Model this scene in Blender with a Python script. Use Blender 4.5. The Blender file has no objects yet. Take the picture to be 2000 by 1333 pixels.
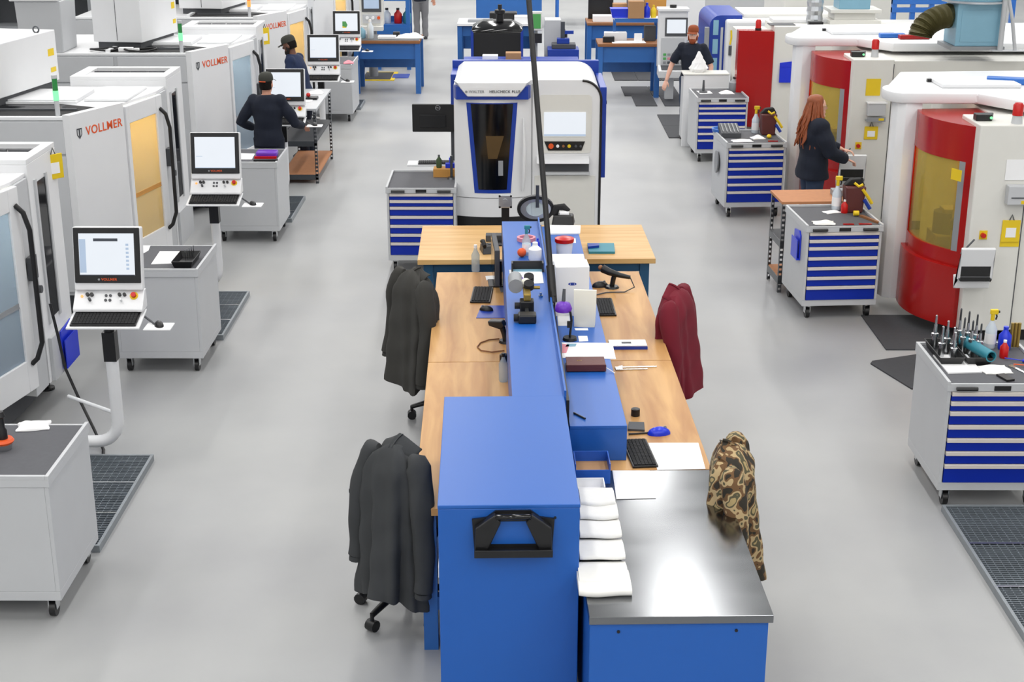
import bpy, bmesh, math, random
from mathutils import Vector, Matrix
random.seed(7)
scene = bpy.context.scene
COL = scene.collection
PI = math.pi

# ---------------------------------------------------------------- camera
FPX, TILT, HCAM, YAW = 2830.0, math.radians(19.04), 4.33, math.radians(0.2)
cam_d = bpy.data.cameras.new('camera'); cam = bpy.data.objects.new('camera', cam_d); COL.objects.link(cam)
cam_d.sensor_width = 36; cam_d.lens = FPX / 2000 * 36; cam_d.clip_end = 200
cam.location = (0, 0, HCAM); cam.rotation_euler = (PI / 2 - TILT, 0, YAW)
scene.camera = cam
FW = Vector((-math.sin(YAW) * math.cos(TILT), math.cos(YAW) * math.cos(TILT), -math.sin(TILT)))
RT = Vector((math.cos(YAW), math.sin(YAW), 0)); UP = RT.cross(FW); CP = Vector((0, 0, HCAM))
def ray(x, y): return FW + RT * ((x - 1000) / FPX) - UP * ((y - 666.5) / FPX)
def P(x, y, z=0.0):            # point of the horizontal plane at height z seen at pixel x, y
    d = ray(x, y); return CP + d * ((z - HCAM) / d.z)
def Q(x, y, Y):                # point of the upright plane at distance Y seen at pixel x, y
    d = ray(x, y); return CP + d * (Y / d.y)

# ---------------------------------------------------------------- world, lights, exposure
w = bpy.data.worlds.new('world'); scene.world = w; w.use_nodes = True
w.node_tree.nodes['Background'].inputs[0].default_value = (1, 1, 1, 1)
w.node_tree.nodes['Background'].inputs[1].default_value = 0.3
scene.view_settings.view_transform = 'Standard'; scene.view_settings.look = 'None'
scene.view_settings.exposure = 0.0; scene.view_settings.gamma = 1.0; scene.view_settings.use_curve_mapping = False
def strip_light(x, y, sx, sy, z, power, col=(1, .985, .96)):
    l = bpy.data.lights.new('strip_light', 'AREA'); l.shape = 'RECTANGLE'; l.size = sx; l.size_y = sy
    l.energy = power; l.color = col; l.spread = math.radians(172)
    o = bpy.data.objects.new('strip_light', l); COL.objects.link(o); o.location = (x, y, z)
for lx in (-9.6, -5.6, -1.6, 2.4, 6.4, 10.4):
    for ly, lp in ((-5.2, 150), (.3, 130), (8.8, 135), (17.3, 150), (25.8, 185), (34.3, 225), (42.8, 235)):  # row behind the camera is added to brighten camera-facing sides
        strip_light(lx, ly, .6, 5.0, 8.1, lp)

# ---------------------------------------------------------------- materials
def C(h):
    h = h.lstrip('#'); v = [int(h[i:i + 2], 16) / 255 for i in (0, 2, 4)]
    return tuple(c / 12.92 if c <= .04045 else ((c + .055) / 1.055) ** 2.4 for c in v) + (1,)
MATS = {}
def mat(name, col, rough=.5, metal=0., var=.06, scale=6., bump=0., emit=0., spec=.5, coat=0., lum=False):
    m = bpy.data.materials.new(name); m.use_nodes = True; nt = m.node_tree; b = nt.nodes['Principled BSDF']
    c = C(col) if isinstance(col, str) else tuple(col) + (1,)
    b.inputs['Roughness'].default_value = rough; b.inputs['Metallic'].default_value = metal
    b.inputs['Specular IOR Level'].default_value = spec; b.inputs['Coat Weight'].default_value = coat
    tc = nt.nodes.new('ShaderNodeTexCoord'); no = nt.nodes.new('ShaderNodeTexNoise')
    no.inputs['Scale'].default_value = scale; no.inputs['Detail'].default_value = 3
    nt.links.new(tc.outputs['Object'], no.inputs['Vector'])
    mx = nt.nodes.new('ShaderNodeMix'); mx.data_type = 'RGBA'
    mx.inputs[6].default_value = tuple(x * (1 - var) for x in c[:3]) + (1,)
    mx.inputs[7].default_value = tuple(min(1, x * (1 + var)) for x in c[:3]) + (1,)
    nt.links.new(no.outputs['Fac'], mx.inputs[0]); nt.links.new(mx.outputs[2], b.inputs['Base Color'])
    if bump:
        bp = nt.nodes.new('ShaderNodeBump'); bp.inputs['Strength'].default_value = bump; bp.inputs['Distance'].default_value = .01
        nt.links.new(no.outputs['Fac'], bp.inputs['Height']); nt.links.new(bp.outputs['Normal'], b.inputs['Normal'])
    if emit:
        nt.links.new(mx.outputs[2], b.inputs['Emission Color']); b.inputs['Emission Strength'].default_value = emit
        if lum:            # a display: dark glass that gives off its own light
            nt.links.remove(b.inputs['Base Color'].links[0]); b.inputs['Base Color'].default_value = (.03, .03, .035, 1)
    MATS[name] = m; return m
def pane_mat(name, col, keep=.5, rough=.08):      # tinted see-through plastic
    m = bpy.data.materials.new(name); m.use_nodes = True; nt = m.node_tree; b = nt.nodes['Principled BSDF']
    b.inputs['Base Color'].default_value = C(col); b.inputs['Roughness'].default_value = rough
    tr = nt.nodes.new('ShaderNodeBsdfTransparent'); tr.inputs[0].default_value = C(col)
    mx = nt.nodes.new('ShaderNodeMixShader'); mx.inputs[0].default_value = keep
    nt.links.new(tr.outputs[0], mx.inputs[1]); nt.links.new(b.outputs[0], mx.inputs[2])
    nt.links.new(mx.outputs[0], nt.nodes['Material Output'].inputs[0]); MATS[name] = m
mat('white', '#e4e5e7', .38, var=.02); mat('cream', '#dddcd6', .42, var=.03); mat('grey', '#bfc1c4', .42, var=.025)
mat('midgrey', '#8f9296', .5); mat('darkgrey', '#4a4c50', .6); mat('rubber', '#55565b', .75, var=.1, scale=40)
mat('black', '#141416', .4); mat('blackmat', '#1b1b1d', .8); mat('blackgloss', '#08080a', .12)
mat('blue', '#1b5cb2', .38, var=.03, scale=2); mat('benchblue', '#2c66ae', .38, var=.05); mat('drawerblue', '#06299e', .4, var=.04, spec=.3)
mat('deepblue', '#10389c', .35); mat('binblue', '#1c58b8', .4); mat('royal', '#1733d0', .3)
mat('red', '#a5120f', .22, var=.05, scale=1.5); mat('redlamp', '#c2120f', .3); mat('rail', '#d6cfc8', .4, var=.03)
mat('chrome', '#c8cacc', .22, 1.); mat('darksteel', '#5d6064', .35, .9); mat('paper', '#f1f1f2', .8, var=.01)
mat('towel', '#ecebe7', .95, var=.03, scale=30, bump=.15); mat('yellow', '#e6c51a', .5); mat('orange', '#e2581f', .45)
mat('greenlamp', '#7dffa0', .3, emit=1.5, lum=True); mat('amberlamp', '#ff9040', .3, emit=1.8, lum=True); mat('screen', '#eef4fb', .3, var=.02, emit=.93, lum=True)
mat('screenblue', '#b9cde6', .3, emit=.85, lum=True); mat('screendark', '#3b4450', .3, emit=.6, lum=True); mat('screengreen', '#3f9a44', .3, emit=.8, lum=True)
mat('purple', '#6a2cb4', .35); mat('teal', '#2c8294', .5); mat('pink', '#d98b98', .6); mat('brownbook', '#5b2a28', .5, bump=.1, scale=60)
mat('cardboard', '#a9825c', .85); mat('kraft', '#c79046', .6); mat('lightblue', '#84b2c8', .4); mat('rackblue', '#2f6fc4', .4)
mat('brass', '#a48a45', .35, .7); mat('ivory', '#e9e6d8', .8, var=.02); mat('silver', '#c9ccd0', .3, .8, bump=.3, scale=18)
mat('skin', '#d79c82', .55); mat('skin_dark', '#6b4636', .55); mat('skin_fair', '#e2b09b', .55)
mat('navy', '#121929', .9, bump=.2, scale=14); mat('navyblue', '#182747', .9, bump=.2, scale=14); mat('jean', '#27364f', .9, scale=30)
mat('trousergrey', '#77777a', .9); mat('shoe', '#3a3a3c', .7); mat('redhair', '#8f4a26', .5, var=.4, scale=25)
mat('beard', '#8a3f1d', .8, scale=40); mat('darkbeard', '#1d1714', .9); mat('cap_olive', '#34352f', .85); mat('cap_brick', '#8d4522', .85)
mat('fleece', '#3a3c3e', .95, var=.12, scale=10, bump=.15); mat('fleece_brown', '#383734', .95, var=.12, scale=10, bump=.15)
mat('maroon', '#6e1024', .9, var=.12, scale=8, bump=.15); mat('clearplastic', '#cfd8e0', .1); mat('greenbag', '#3d5230', .6)
mat('olivehose', '#4f4a26', .6); mat('oak', '#8a5a34', .6, var=.15, scale=14); mat('chip', '#b87e55', .7, var=.12, scale=22)
mat('greenglass', '#2f8a45', .2); mat('worklamp2', '#fff6e0', .4, emit=20.0); pane_mat('amberpane', '#f7e2ad', .5); pane_mat('bluepane', '#c3d0dd', .4); pane_mat('olivepane', '#ddcd84', .24); mat('worklamp', '#fff6e0', .4, emit=60.0); mat('galv', '#8b9196', .45, .3, var=.15, scale=20); mat('galvbar', '#6f777e', .45, .3, var=.2, scale=12); mat('legteal', '#1d4f72', .45)
pane_mat('smoke', '#26282c', .55); pane_mat('clear', '#dfe8ee', .35)
def wood_mat(name, c1, c2, stretch=(1.2, 14, 14)):
    m = bpy.data.materials.new(name); m.use_nodes = True; nt = m.node_tree; b = nt.nodes['Principled BSDF']
    tc = nt.nodes.new('ShaderNodeTexCoord'); mp = nt.nodes.new('ShaderNodeMapping'); mp.inputs['Scale'].default_value = stretch
    no = nt.nodes.new('ShaderNodeTexNoise'); no.inputs['Scale'].default_value = 1.1; no.inputs['Detail'].default_value = 6; no.inputs['Distortion'].default_value = .6
    rp = nt.nodes.new('ShaderNodeValToRGB'); rp.color_ramp.elements[0].color = C(c1); rp.color_ramp.elements[1].color = C(c2)
    rp.color_ramp.elements[0].position = .3; rp.color_ramp.elements[1].position = .72
    nt.links.new(tc.outputs['Object'], mp.inputs[0]); nt.links.new(mp.outputs[0], no.inputs['Vector'])
    nt.links.new(no.outputs['Fac'], rp.inputs[0]); nt.links.new(rp.outputs[0], b.inputs['Base Color'])
    b.inputs['Roughness'].default_value = .42; b.inputs['Specular IOR Level'].default_value = .3; MATS[name] = m
wood_mat('wood', '#ad7c49', '#d0a268', (9, .9, 9)); wood_mat('woodx', '#c4965a', '#dcb67c', (.9, 12, 9))
def floor_mat():
    m = bpy.data.materials.new('floor_epoxy'); m.use_nodes = True; nt = m.node_tree; b = nt.nodes['Principled BSDF']
    tc = nt.nodes.new('ShaderNodeTexCoord'); n1 = nt.nodes.new('ShaderNodeTexNoise'); n1.inputs['Scale'].default_value = .55; n1.inputs['Detail'].default_value = 5
    rp = nt.nodes.new('ShaderNodeValToRGB'); rp.color_ramp.elements[0].color = C('#97989a'); rp.color_ramp.elements[1].color = C('#a7a8a8')
    rp.color_ramp.elements[0].position = .35; rp.color_ramp.elements[1].position = .65
    r2 = nt.nodes.new('ShaderNodeMapRange'); r2.inputs[3].default_value = .3; r2.inputs[4].default_value = .46
    nt.links.new(tc.outputs['Object'], n1.inputs['Vector']); nt.links.new(n1.outputs['Fac'], rp.inputs[0]); nt.links.new(rp.outputs[0], b.inputs['Base Color'])
    nt.links.new(n1.outputs['Fac'], r2.inputs[0]); nt.links.new(r2.outputs[0], b.inputs['Roughness']); MATS['floor'] = m
floor_mat()
def steel_mat():
    m = bpy.data.materials.new('steel_sheet'); m.use_nodes = True; nt = m.node_tree; b = nt.nodes['Principled BSDF']
    b.inputs['Metallic'].default_value = 1; b.inputs['Base Color'].default_value = C('#888a8d')
    tc = nt.nodes.new('ShaderNodeTexCoord'); n1 = nt.nodes.new('ShaderNodeTexNoise'); n1.inputs['Scale'].default_value = 2.2; n1.inputs['Detail'].default_value = 9
    r2 = nt.nodes.new('ShaderNodeMapRange'); r2.inputs[3].default_value = .13; r2.inputs[4].default_value = .22
    mp = nt.nodes.new('ShaderNodeMapping'); mp.inputs['Scale'].default_value = (1, 3.5, 1); mp.inputs['Rotation'].default_value = (0, 0, .9)
    nt.links.new(tc.outputs['Object'], mp.inputs[0]); nt.links.new(mp.outputs[0], n1.inputs['Vector']); nt.links.new(n1.outputs['Fac'], r2.inputs[0]); nt.links.new(r2.outputs[0], b.inputs['Roughness'])
    MATS['steel'] = m
steel_mat()
def camo_mat():
    m = bpy.data.materials.new('camouflage'); m.use_nodes = True; nt = m.node_tree; b = nt.nodes['Principled BSDF']
    tc = nt.nodes.new('ShaderNodeTexCoord'); n1 = nt.nodes.new('ShaderNodeTexNoise'); n1.inputs['Scale'].default_value = 15; n1.inputs['Detail'].default_value = 1
    rp = nt.nodes.new('ShaderNodeValToRGB'); rp.color_ramp.interpolation = 'CONSTANT'; e = rp.color_ramp.elements
    e[0].color = C('#2e2a22'); e[1].color = C('#6b4f33'); e[1].position = .42
    x = e.new(.5); x.color = C('#b39c74'); x = e.new(.58); x.color = C('#54503c'); x = e.new(.66); x.color = C('#a89468')
    nt.links.new(tc.outputs['Object'], n1.inputs['Vector']); nt.links.new(n1.outputs['Fac'], rp.inputs[0]); nt.links.new(rp.outputs[0], b.inputs['Base Color'])
    b.inputs['Roughness'].default_value = .95; MATS['camo'] = m
camo_mat()

# ---------------------------------------------------------------- mesh helpers
class MB:
    def __init__(s): s.v = []; s.f = []
    def add(s, vs, fs):
        n = len(s.v); s.v += [tuple(v) for v in vs]; s.f += [tuple(i + n for i in f) for f in fs]; return s
    def box(s, x0, x1, y0, y1, z0, z1, M=None):
        vs = [Vector((x, y, z)) for z in (z0, z1) for y in (y0, y1) for x in (x0, x1)]
        if M: vs = [M @ v for v in vs]
        return s.add(vs, [(0, 2, 3, 1), (4, 5, 7, 6), (0, 1, 5, 4), (2, 6, 7, 3), (0, 4, 6, 2), (1, 3, 7, 5)])
    def frustum(s, a, b, z0, z1):      # a, b = (x0,x1,y0,y1) at bottom and top
        vs = [(x, y, z0) for y in a[2:] for x in a[:2]] + [(x, y, z1) for y in b[2:] for x in b[:2]]
        return s.add(vs, [(0, 2, 3, 1), (4, 5, 7, 6), (0, 1, 5, 4), (2, 6, 7, 3), (0, 4, 6, 2), (1, 3, 7, 5)])
    def prism(s, poly, z0, z1, ax='z'):
        def mk(p, t): return {'z': (p[0], p[1], t), 'y': (p[0], t, p[1]), 'x': (t, p[0], p[1])}[ax]
        n = len(poly); vs = [mk(p, z0) for p in poly] + [mk(p, z1) for p in poly]
        fs = [tuple(range(n))[::-1], tuple(range(n, 2 * n))] + [(i, (i + 1) % n, (i + 1) % n + n, i + n) for i in range(n)]
        return s.add(vs, fs)
    def loft(s, rings, cap=True):
        n = len(rings[0]); b = len(s.v)
        for r in rings: s.v += [tuple(p) for p in r]
        for k in range(len(rings) - 1):
            for i in range(n): s.f.append((b + k * n + i, b + k * n + (i + 1) % n, b + (k + 1) * n + (i + 1) % n, b + (k + 1) * n + i))
        if cap: s.f.append(tuple(b + i for i in range(n))[::-1]); s.f.append(tuple(b + (len(rings) - 1) * n + i for i in range(n)))
        return s
    def tube(s, pts, r, n=8, cap=True):
        pts = [Vector(p) for p in pts]; rs = r if isinstance(r, (list, tuple)) else [r] * len(pts)
        rings = []; nrm = None
        for i, p in enumerate(pts):
            t = (pts[min(i + 1, len(pts) - 1)] - pts[max(i - 1, 0)]).normalized()
            if nrm is None: nrm = t.orthogonal().normalized()
            nrm = (nrm - t * nrm.dot(t)).normalized(); bn = t.cross(nrm)
            rings.append([p + (nrm * math.cos(a) + bn * math.sin(a)) * rs[i] for a in [2 * PI * k / n for k in range(n)]])
        return s.loft(rings, cap)
    def cyl(s, p0, p1, r, r1=None, n=14): return s.tube([p0, p1], [r, r if r1 is None else r1], n)
    def lathe(s, prof, c=(0, 0, 0), n=16):
        rings = [[(c[0] + r * math.cos(2 * PI * k / n), c[1] + r * math.sin(2 * PI * k / n), c[2] + z) for k in range(n)] for r, z in prof]
        return s.loft(rings)
    def ell(s, c, rx, ry, rz, n=12, m=8):
        rings = []
        for j in range(m + 1):
            a = -PI / 2 + PI * j / m; k = max(math.cos(a), .02)
            rings.append([(c[0] + rx * k * math.cos(2 * PI * i / n), c[1] + ry * k * math.sin(2 * PI * i / n), c[2] + rz * math.sin(a)) for i in range(n)])
        return s.loft(rings)
    def sheet(s, fn, nu, nv, th=.004):     # fn(u,v)->point, closed thin sheet
        b = len(s.v); N = (nu + 1) * (nv + 1)
        top = [Vector(fn(i / nu, j / nv)) for j in range(nv + 1) for i in range(nu + 1)]
        s.v += [tuple(p) for p in top] + [tuple(p - Vector((0, 0, th))) for p in top]
        q = lambda i, j: b + j * (nu + 1) + i
        for j in range(nv):
            for i in range(nu):
                s.f.append((q(i, j), q(i + 1, j), q(i + 1, j + 1), q(i, j + 1)))
                s.f.append(tuple(N + k for k in (q(i, j + 1), q(i + 1, j + 1), q(i + 1, j), q(i, j))))
        rim = [q(i, 0) for i in range(nu)] + [q(nu, j) for j in range(nv)] + [q(i, nv) for i in range(nu, 0, -1)] + [q(0, j) for j in range(nv, 0, -1)]
        for a, c in zip(rim, rim[1:] + rim[:1]): s.f.append((a, a + N, c + N, c))
        return s
def mesh_of(name, mb, m, smooth=None, bevel=0):
    me = bpy.data.meshes.new(name); me.from_pydata(mb.v, [], mb.f)
    bm = bmesh.new(); bm.from_mesh(me); bmesh.ops.recalc_face_normals(bm, faces=bm.faces)
    if bevel:
        es = [e for e in bm.edges if len(e.link_faces) == 2 and e.calc_face_angle(0) > .6]
        bmesh.ops.bevel(bm, geom=es, offset=bevel, segments=2, affect='EDGES', profile=.5, clamp_overlap=True)
    bm.to_mesh(me); bm.free()
    if m: me.materials.append(MATS[m])
    if smooth is not None:
        me.shade_smooth(); me.set_sharp_from_angle(angle=math.radians(smooth))
    return me
def part(name, mb, m, parent=None, smooth=None, bevel=0, loc=None, rot=None, label=None, kind=None):
    o = bpy.data.objects.new(name, mesh_of(name, mb, m, smooth, bevel)); COL.objects.link(o)
    if parent: o.parent = parent
    if loc is not None: o.location = loc
    if rot is not None: o.rotation_euler = rot
    if label: o['label'] = label
    if kind: o['kind'] = kind
    return o
def inst(o, parent=None, loc=None, rot=None):
    c = o.copy(); COL.objects.link(c)
    if parent: c.parent = parent
    if loc is not None: c.location = loc
    if rot is not None: c.rotation_euler = rot
    return c
def tag(o, label, cat, group=None):
    o['label'] = label; o['category'] = cat
    if group: o['group'] = group
    return o
def thing(name, label, cat, loc=(0, 0, 0), rz=0., group=None):
    o = bpy.data.objects.new(name, None); COL.objects.link(o); o.location = loc; o.rotation_euler = (0, 0, rz)
    o.empty_display_size = .1
    return tag(o, label, cat, group)
def single(name, mb, m, label, cat, loc=(0, 0, 0), rz=0., group=None, smooth=None, bevel=0):
    return tag(part(name, mb, m, None, smooth, bevel, loc, (0, 0, rz)), label, cat, group)
def struct(name, mb, m, bevel=0, smooth=None):
    o = part(name, mb, m, None, smooth, bevel); o['kind'] = 'structure'; return o
def text(name, s, size, m, parent, loc, rot, ext=.001, align='CENTER'):
    cu = bpy.data.curves.new(name, 'FONT'); cu.body = s; cu.size = size; cu.extrude = ext; cu.align_x = align; cu.align_y = 'CENTER'
    cu.offset = size * .012; cu.space_character = 1.1
    t = bpy.data.objects.new(name, cu); COL.objects.link(t)
    def fin(me):
        me.materials.clear(); me.materials.append(MATS[m])
        o = bpy.data.objects.new(name, me); COL.objects.link(o); o.parent = parent; o.location = loc; o.rotation_euler = rot
    DEFER.append((t, fin))
DEFER = []          # lettering and remeshed bodies become meshes together at the end
def finish():
    dg = bpy.context.evaluated_depsgraph_get(); out = [(t, f, bpy.data.meshes.new_from_object(t.evaluated_get(dg))) for t, f in DEFER]
    for t, f, me in out: bpy.data.objects.remove(t); f(me)
def arc(c, r, a0, a1, n, ax='xz'):
    return [(c[0] + r * math.cos(a0 + (a1 - a0) * i / n), c[1] + r * math.sin(a0 + (a1 - a0) * i / n)) for i in range(n + 1)]
def rrect(x0, x1, y0, y1, r, n=4):
    return (arc((x1 - r, y0 + r), r, -PI / 2, 0, n) + arc((x1 - r, y1 - r), r, 0, PI / 2, n) +
            arc((x0 + r, y1 - r), r, PI / 2, PI, n) + arc((x0 + r, y0 + r), r, PI, 1.5 * PI, n))

# ---------------------------------------------------------------- the hall
struct('floor', MB().box(-15, 15, -8, 50, -.2, 0), 'floor')
mat('wallpaint', '#dcdddd', .8); mat('ceilpaint', '#d4d5d5', .85)
struct('wall_left', MB().box(-15.2, -15, -8, 50, -.2, 8.6), 'wallpaint')
struct('wall_right', MB().box(15, 15.2, -8, 50, -.2, 8.6), 'wallpaint')
struct('wall_back', MB().box(-15.2, 15.2, 50, 50.2, -.2, 8.6), 'wallpaint')
struct('wall_front', MB().box(-15.2, 15.2, -8.2, -8, -.2, 8.6), 'wallpaint')
struct('ceiling', MB().box(-15.2, 15.2, -8.2, 50.2, 8.6, 8.8), 'ceilpaint')
# ---------------------------------------------------------------- tool cabinets on casters
CW, CD, CH = .72, .80, .93
_cab = {}
def tool_cabinet(name, label, loc, rz, group, grips=True, drawers=True, w=CW, d=CD, base='grey'):
    t = thing(name, label, 'cabinet', loc, rz, group)
    hw, hd = w / 2, d / 2
    b = MB().box(-hw, hw, -hd + .004, hd, .13, .19).box(-hw, -hw + .025, -hd, hd, .19, .86).box(hw - .025, hw, -hd, hd, .19, .86)
    b.box(-hw + .025, hw - .025, hd - .02, hd, .19, .86).box(-hw + .025, hw - .025, -hd + .05, hd - .02, .19, .86)
    part('body', b, base, t, bevel=.003)
    r = MB().box(-hw - .008, hw + .008, -hd - .012, hd + .008, .86, .905)
    r.box(-hw - .008, -hw + .014, -hd - .012, hd + .008, .905, CH).box(hw - .014, hw + .008, -hd - .012, hd + .008, .905, CH)
    r.box(-hw + .014, hw - .014, hd - .014, hd + .008, .905, CH).box(-hw + .014, hw - .014, -hd - .012, -hd + .004, .905, .915)
    part('top_tray', r, base, t, bevel=.002)
    part('rubber_mat', MB().box(-hw + .016, hw - .016, -hd + .006, hd - .016, .905, .911), 'rubber', t)
    if drawers:
        hs = [.070, .072, .098, .097, .096, .095, .140]; z = .858
        for h in hs:
            dr = part('drawer', MB().box(-hw + .03, hw - .03, -hd - .004, -hd + .05, z - h + .003, z - .028), 'drawerblue', t)
            part('handle', MB().prism([(-hd - .016, z - .030), (-hd - .016, z - .006), (-hd - .006, z - .002), (-hd + .05, z - .002), (-hd + .05, z - .030)], -hw + .03, hw - .03, 'x'), 'rail', dr)
            z -= h
        part('lock', MB().box(-.055, .055, -hd - .018, -hd - .012, .868, .900), 'black', t)
    if grips:
        for sx in (-1, 1):
            g = MB().tube([(sx * .17, -hd - .03, .885), (sx * .31, -hd - .03, .885)], .014, 8)
            g.cyl((sx * .19, -hd - .03, .885), (sx * .19, -hd - .01, .885), .008).cyl((sx * .29, -hd - .03, .885), (sx * .29, -hd - .01, .885), .008)
            part('grip', g, 'black', t, smooth=40)
    for sx in (-1, 1):
        for sy in (-1, 1):
            x, y = sx * (hw - .07), sy * (hd - .07)
            c = part('caster', MB().box(x - .045, x + .045, y - .045, y + .045, .122, .13).box(x - .026, x - .02, y - .03, y + .03, .05, .122).box(x + .02, x + .026, y - .03, y + .03, .05, .122), 'chrome', t)
            part('wheel', MB().cyl((x - .018, y, .05), (x + .018, y, .05), .05, n=16), 'black', c, smooth=40)
    return t
GRC = 'tool cabinets along the right aisle'; GLC = 'grey tool cabinets along the left aisle'
def front_left(px, py, z, rz, w=CW, d=CD):     # centre of a cabinet whose near left top corner is seen at px, py
    p = P(px, py, z); return (p.x + math.cos(rz) * w / 2 - math.sin(rz) * d / 2, p.y + math.sin(rz) * w / 2 + math.cos(rz) * d / 2, 0)
rz2 = math.radians(4)
cabR1 = tool_cabinet('tool_cabinet', 'nearest right aisle drawer cabinet, cutting tools in black trays on top', front_left(1853, 745, .93, 0), 0, GRC)
cabR2 = tool_cabinet('tool_cabinet', 'blue drawer cabinet with a blue document pocket on its side', front_left(1577, 440, .93, rz2), rz2, GRC)
cabR3 = tool_cabinet('tool_cabinet', 'drawer cabinet beside the red-haired person, white towels on top', front_left(1420, 278, .93, rz2), rz2, GRC)
cabR4 = tool_cabinet('tool_cabinet', 'farthest right aisle drawer cabinet, next to plain white stand and red panel', front_left(1362, 190, .93, .03), .03, GRC)
cabC = tool_cabinet('tool_cabinet', 'drawer cabinet left of the white and blue measuring machine', (-1.0, 15.18, 0), 0, None)
cabL1 = tool_cabinet('tool_cabinet', 'nearest grey cabinet at the left edge, orange-tipped tool on top', (-3.02, 7.9, 0), PI, GLC, grips=False)
cabL2 = tool_cabinet('tool_cabinet', 'grey cabinet with a black tray and white paper behind nearest console', (-3.05, 12.1, 0), PI, GLC, grips=False)
cabL3 = tool_cabinet('tool_cabinet', 'grey cabinet in front of the person seen from behind, purple cloth on it', (-3.06, 16.4, 0), PI, GLC, grips=False)
cabL4 = tool_cabinet('tool_cabinet', 'farthest grey cabinet on the left aisle, pink rag on its corner', (-3.03, 24.0, 0), PI, GLC, grips=False, d=1.0)
def on(cab, x, y, z=.911):      # world point on a cabinet top, from its own axes
    a = cab.rotation_euler.z; c, s = math.cos(a), math.sin(a)
    return (cab.location.x + c * x - s * y, cab.location.y + s * x + c * y, z)

# blue document pocket on cabinet R2, brush thing on R1, grey disc on R3
def pocket(name, label, M, w=.2, h=.3, m='royal'):
    o = MB().prism([(-w / 2, -h / 2), (w / 2, -h / 2), (w / 2, h * .35), (w * .3, h / 2), (-w / 2, h * .42)], 0, .012, 'y')
    o.box(-w / 2, w / 2, -.025, -.018, -h / 2, h * .2).box(-w / 2, w / 2, -.018, 0, -h / 2, -h / 2 + .01)
    q = part(name, o, m, None); q.matrix_world = M; return tag(q, label, 'document pocket')
def side_M(cab, side, y, z, w=CW):
    a = cab.rotation_euler.z; loc = Vector(on(cab, side * (w / 2 + .014), y, z))
    return Matrix.Translation(loc) @ Matrix.Rotation(a + (-PI / 2 if side < 0 else PI / 2), 4, 'Z')
pocket('document_pocket', 'blue plastic pocket on the left side of a drawer cabinet', side_M(cabR2, -1, -.12, .68), .22, .28)
q = tag(part('parts_dish', MB().lathe([(.02, 0), (.13, .01), (.14, .03), (.12, .03), (.02, .015)]), 'midgrey', None, smooth=40), 'grey round magnetic dish on the side of a drawer cabinet', 'dish')
q.matrix_world = Matrix.Translation(Vector(on(cabR3, -CW / 2 - .001, .05, .6))) @ Matrix.Rotation(-PI / 2, 4, 'Y')

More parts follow.
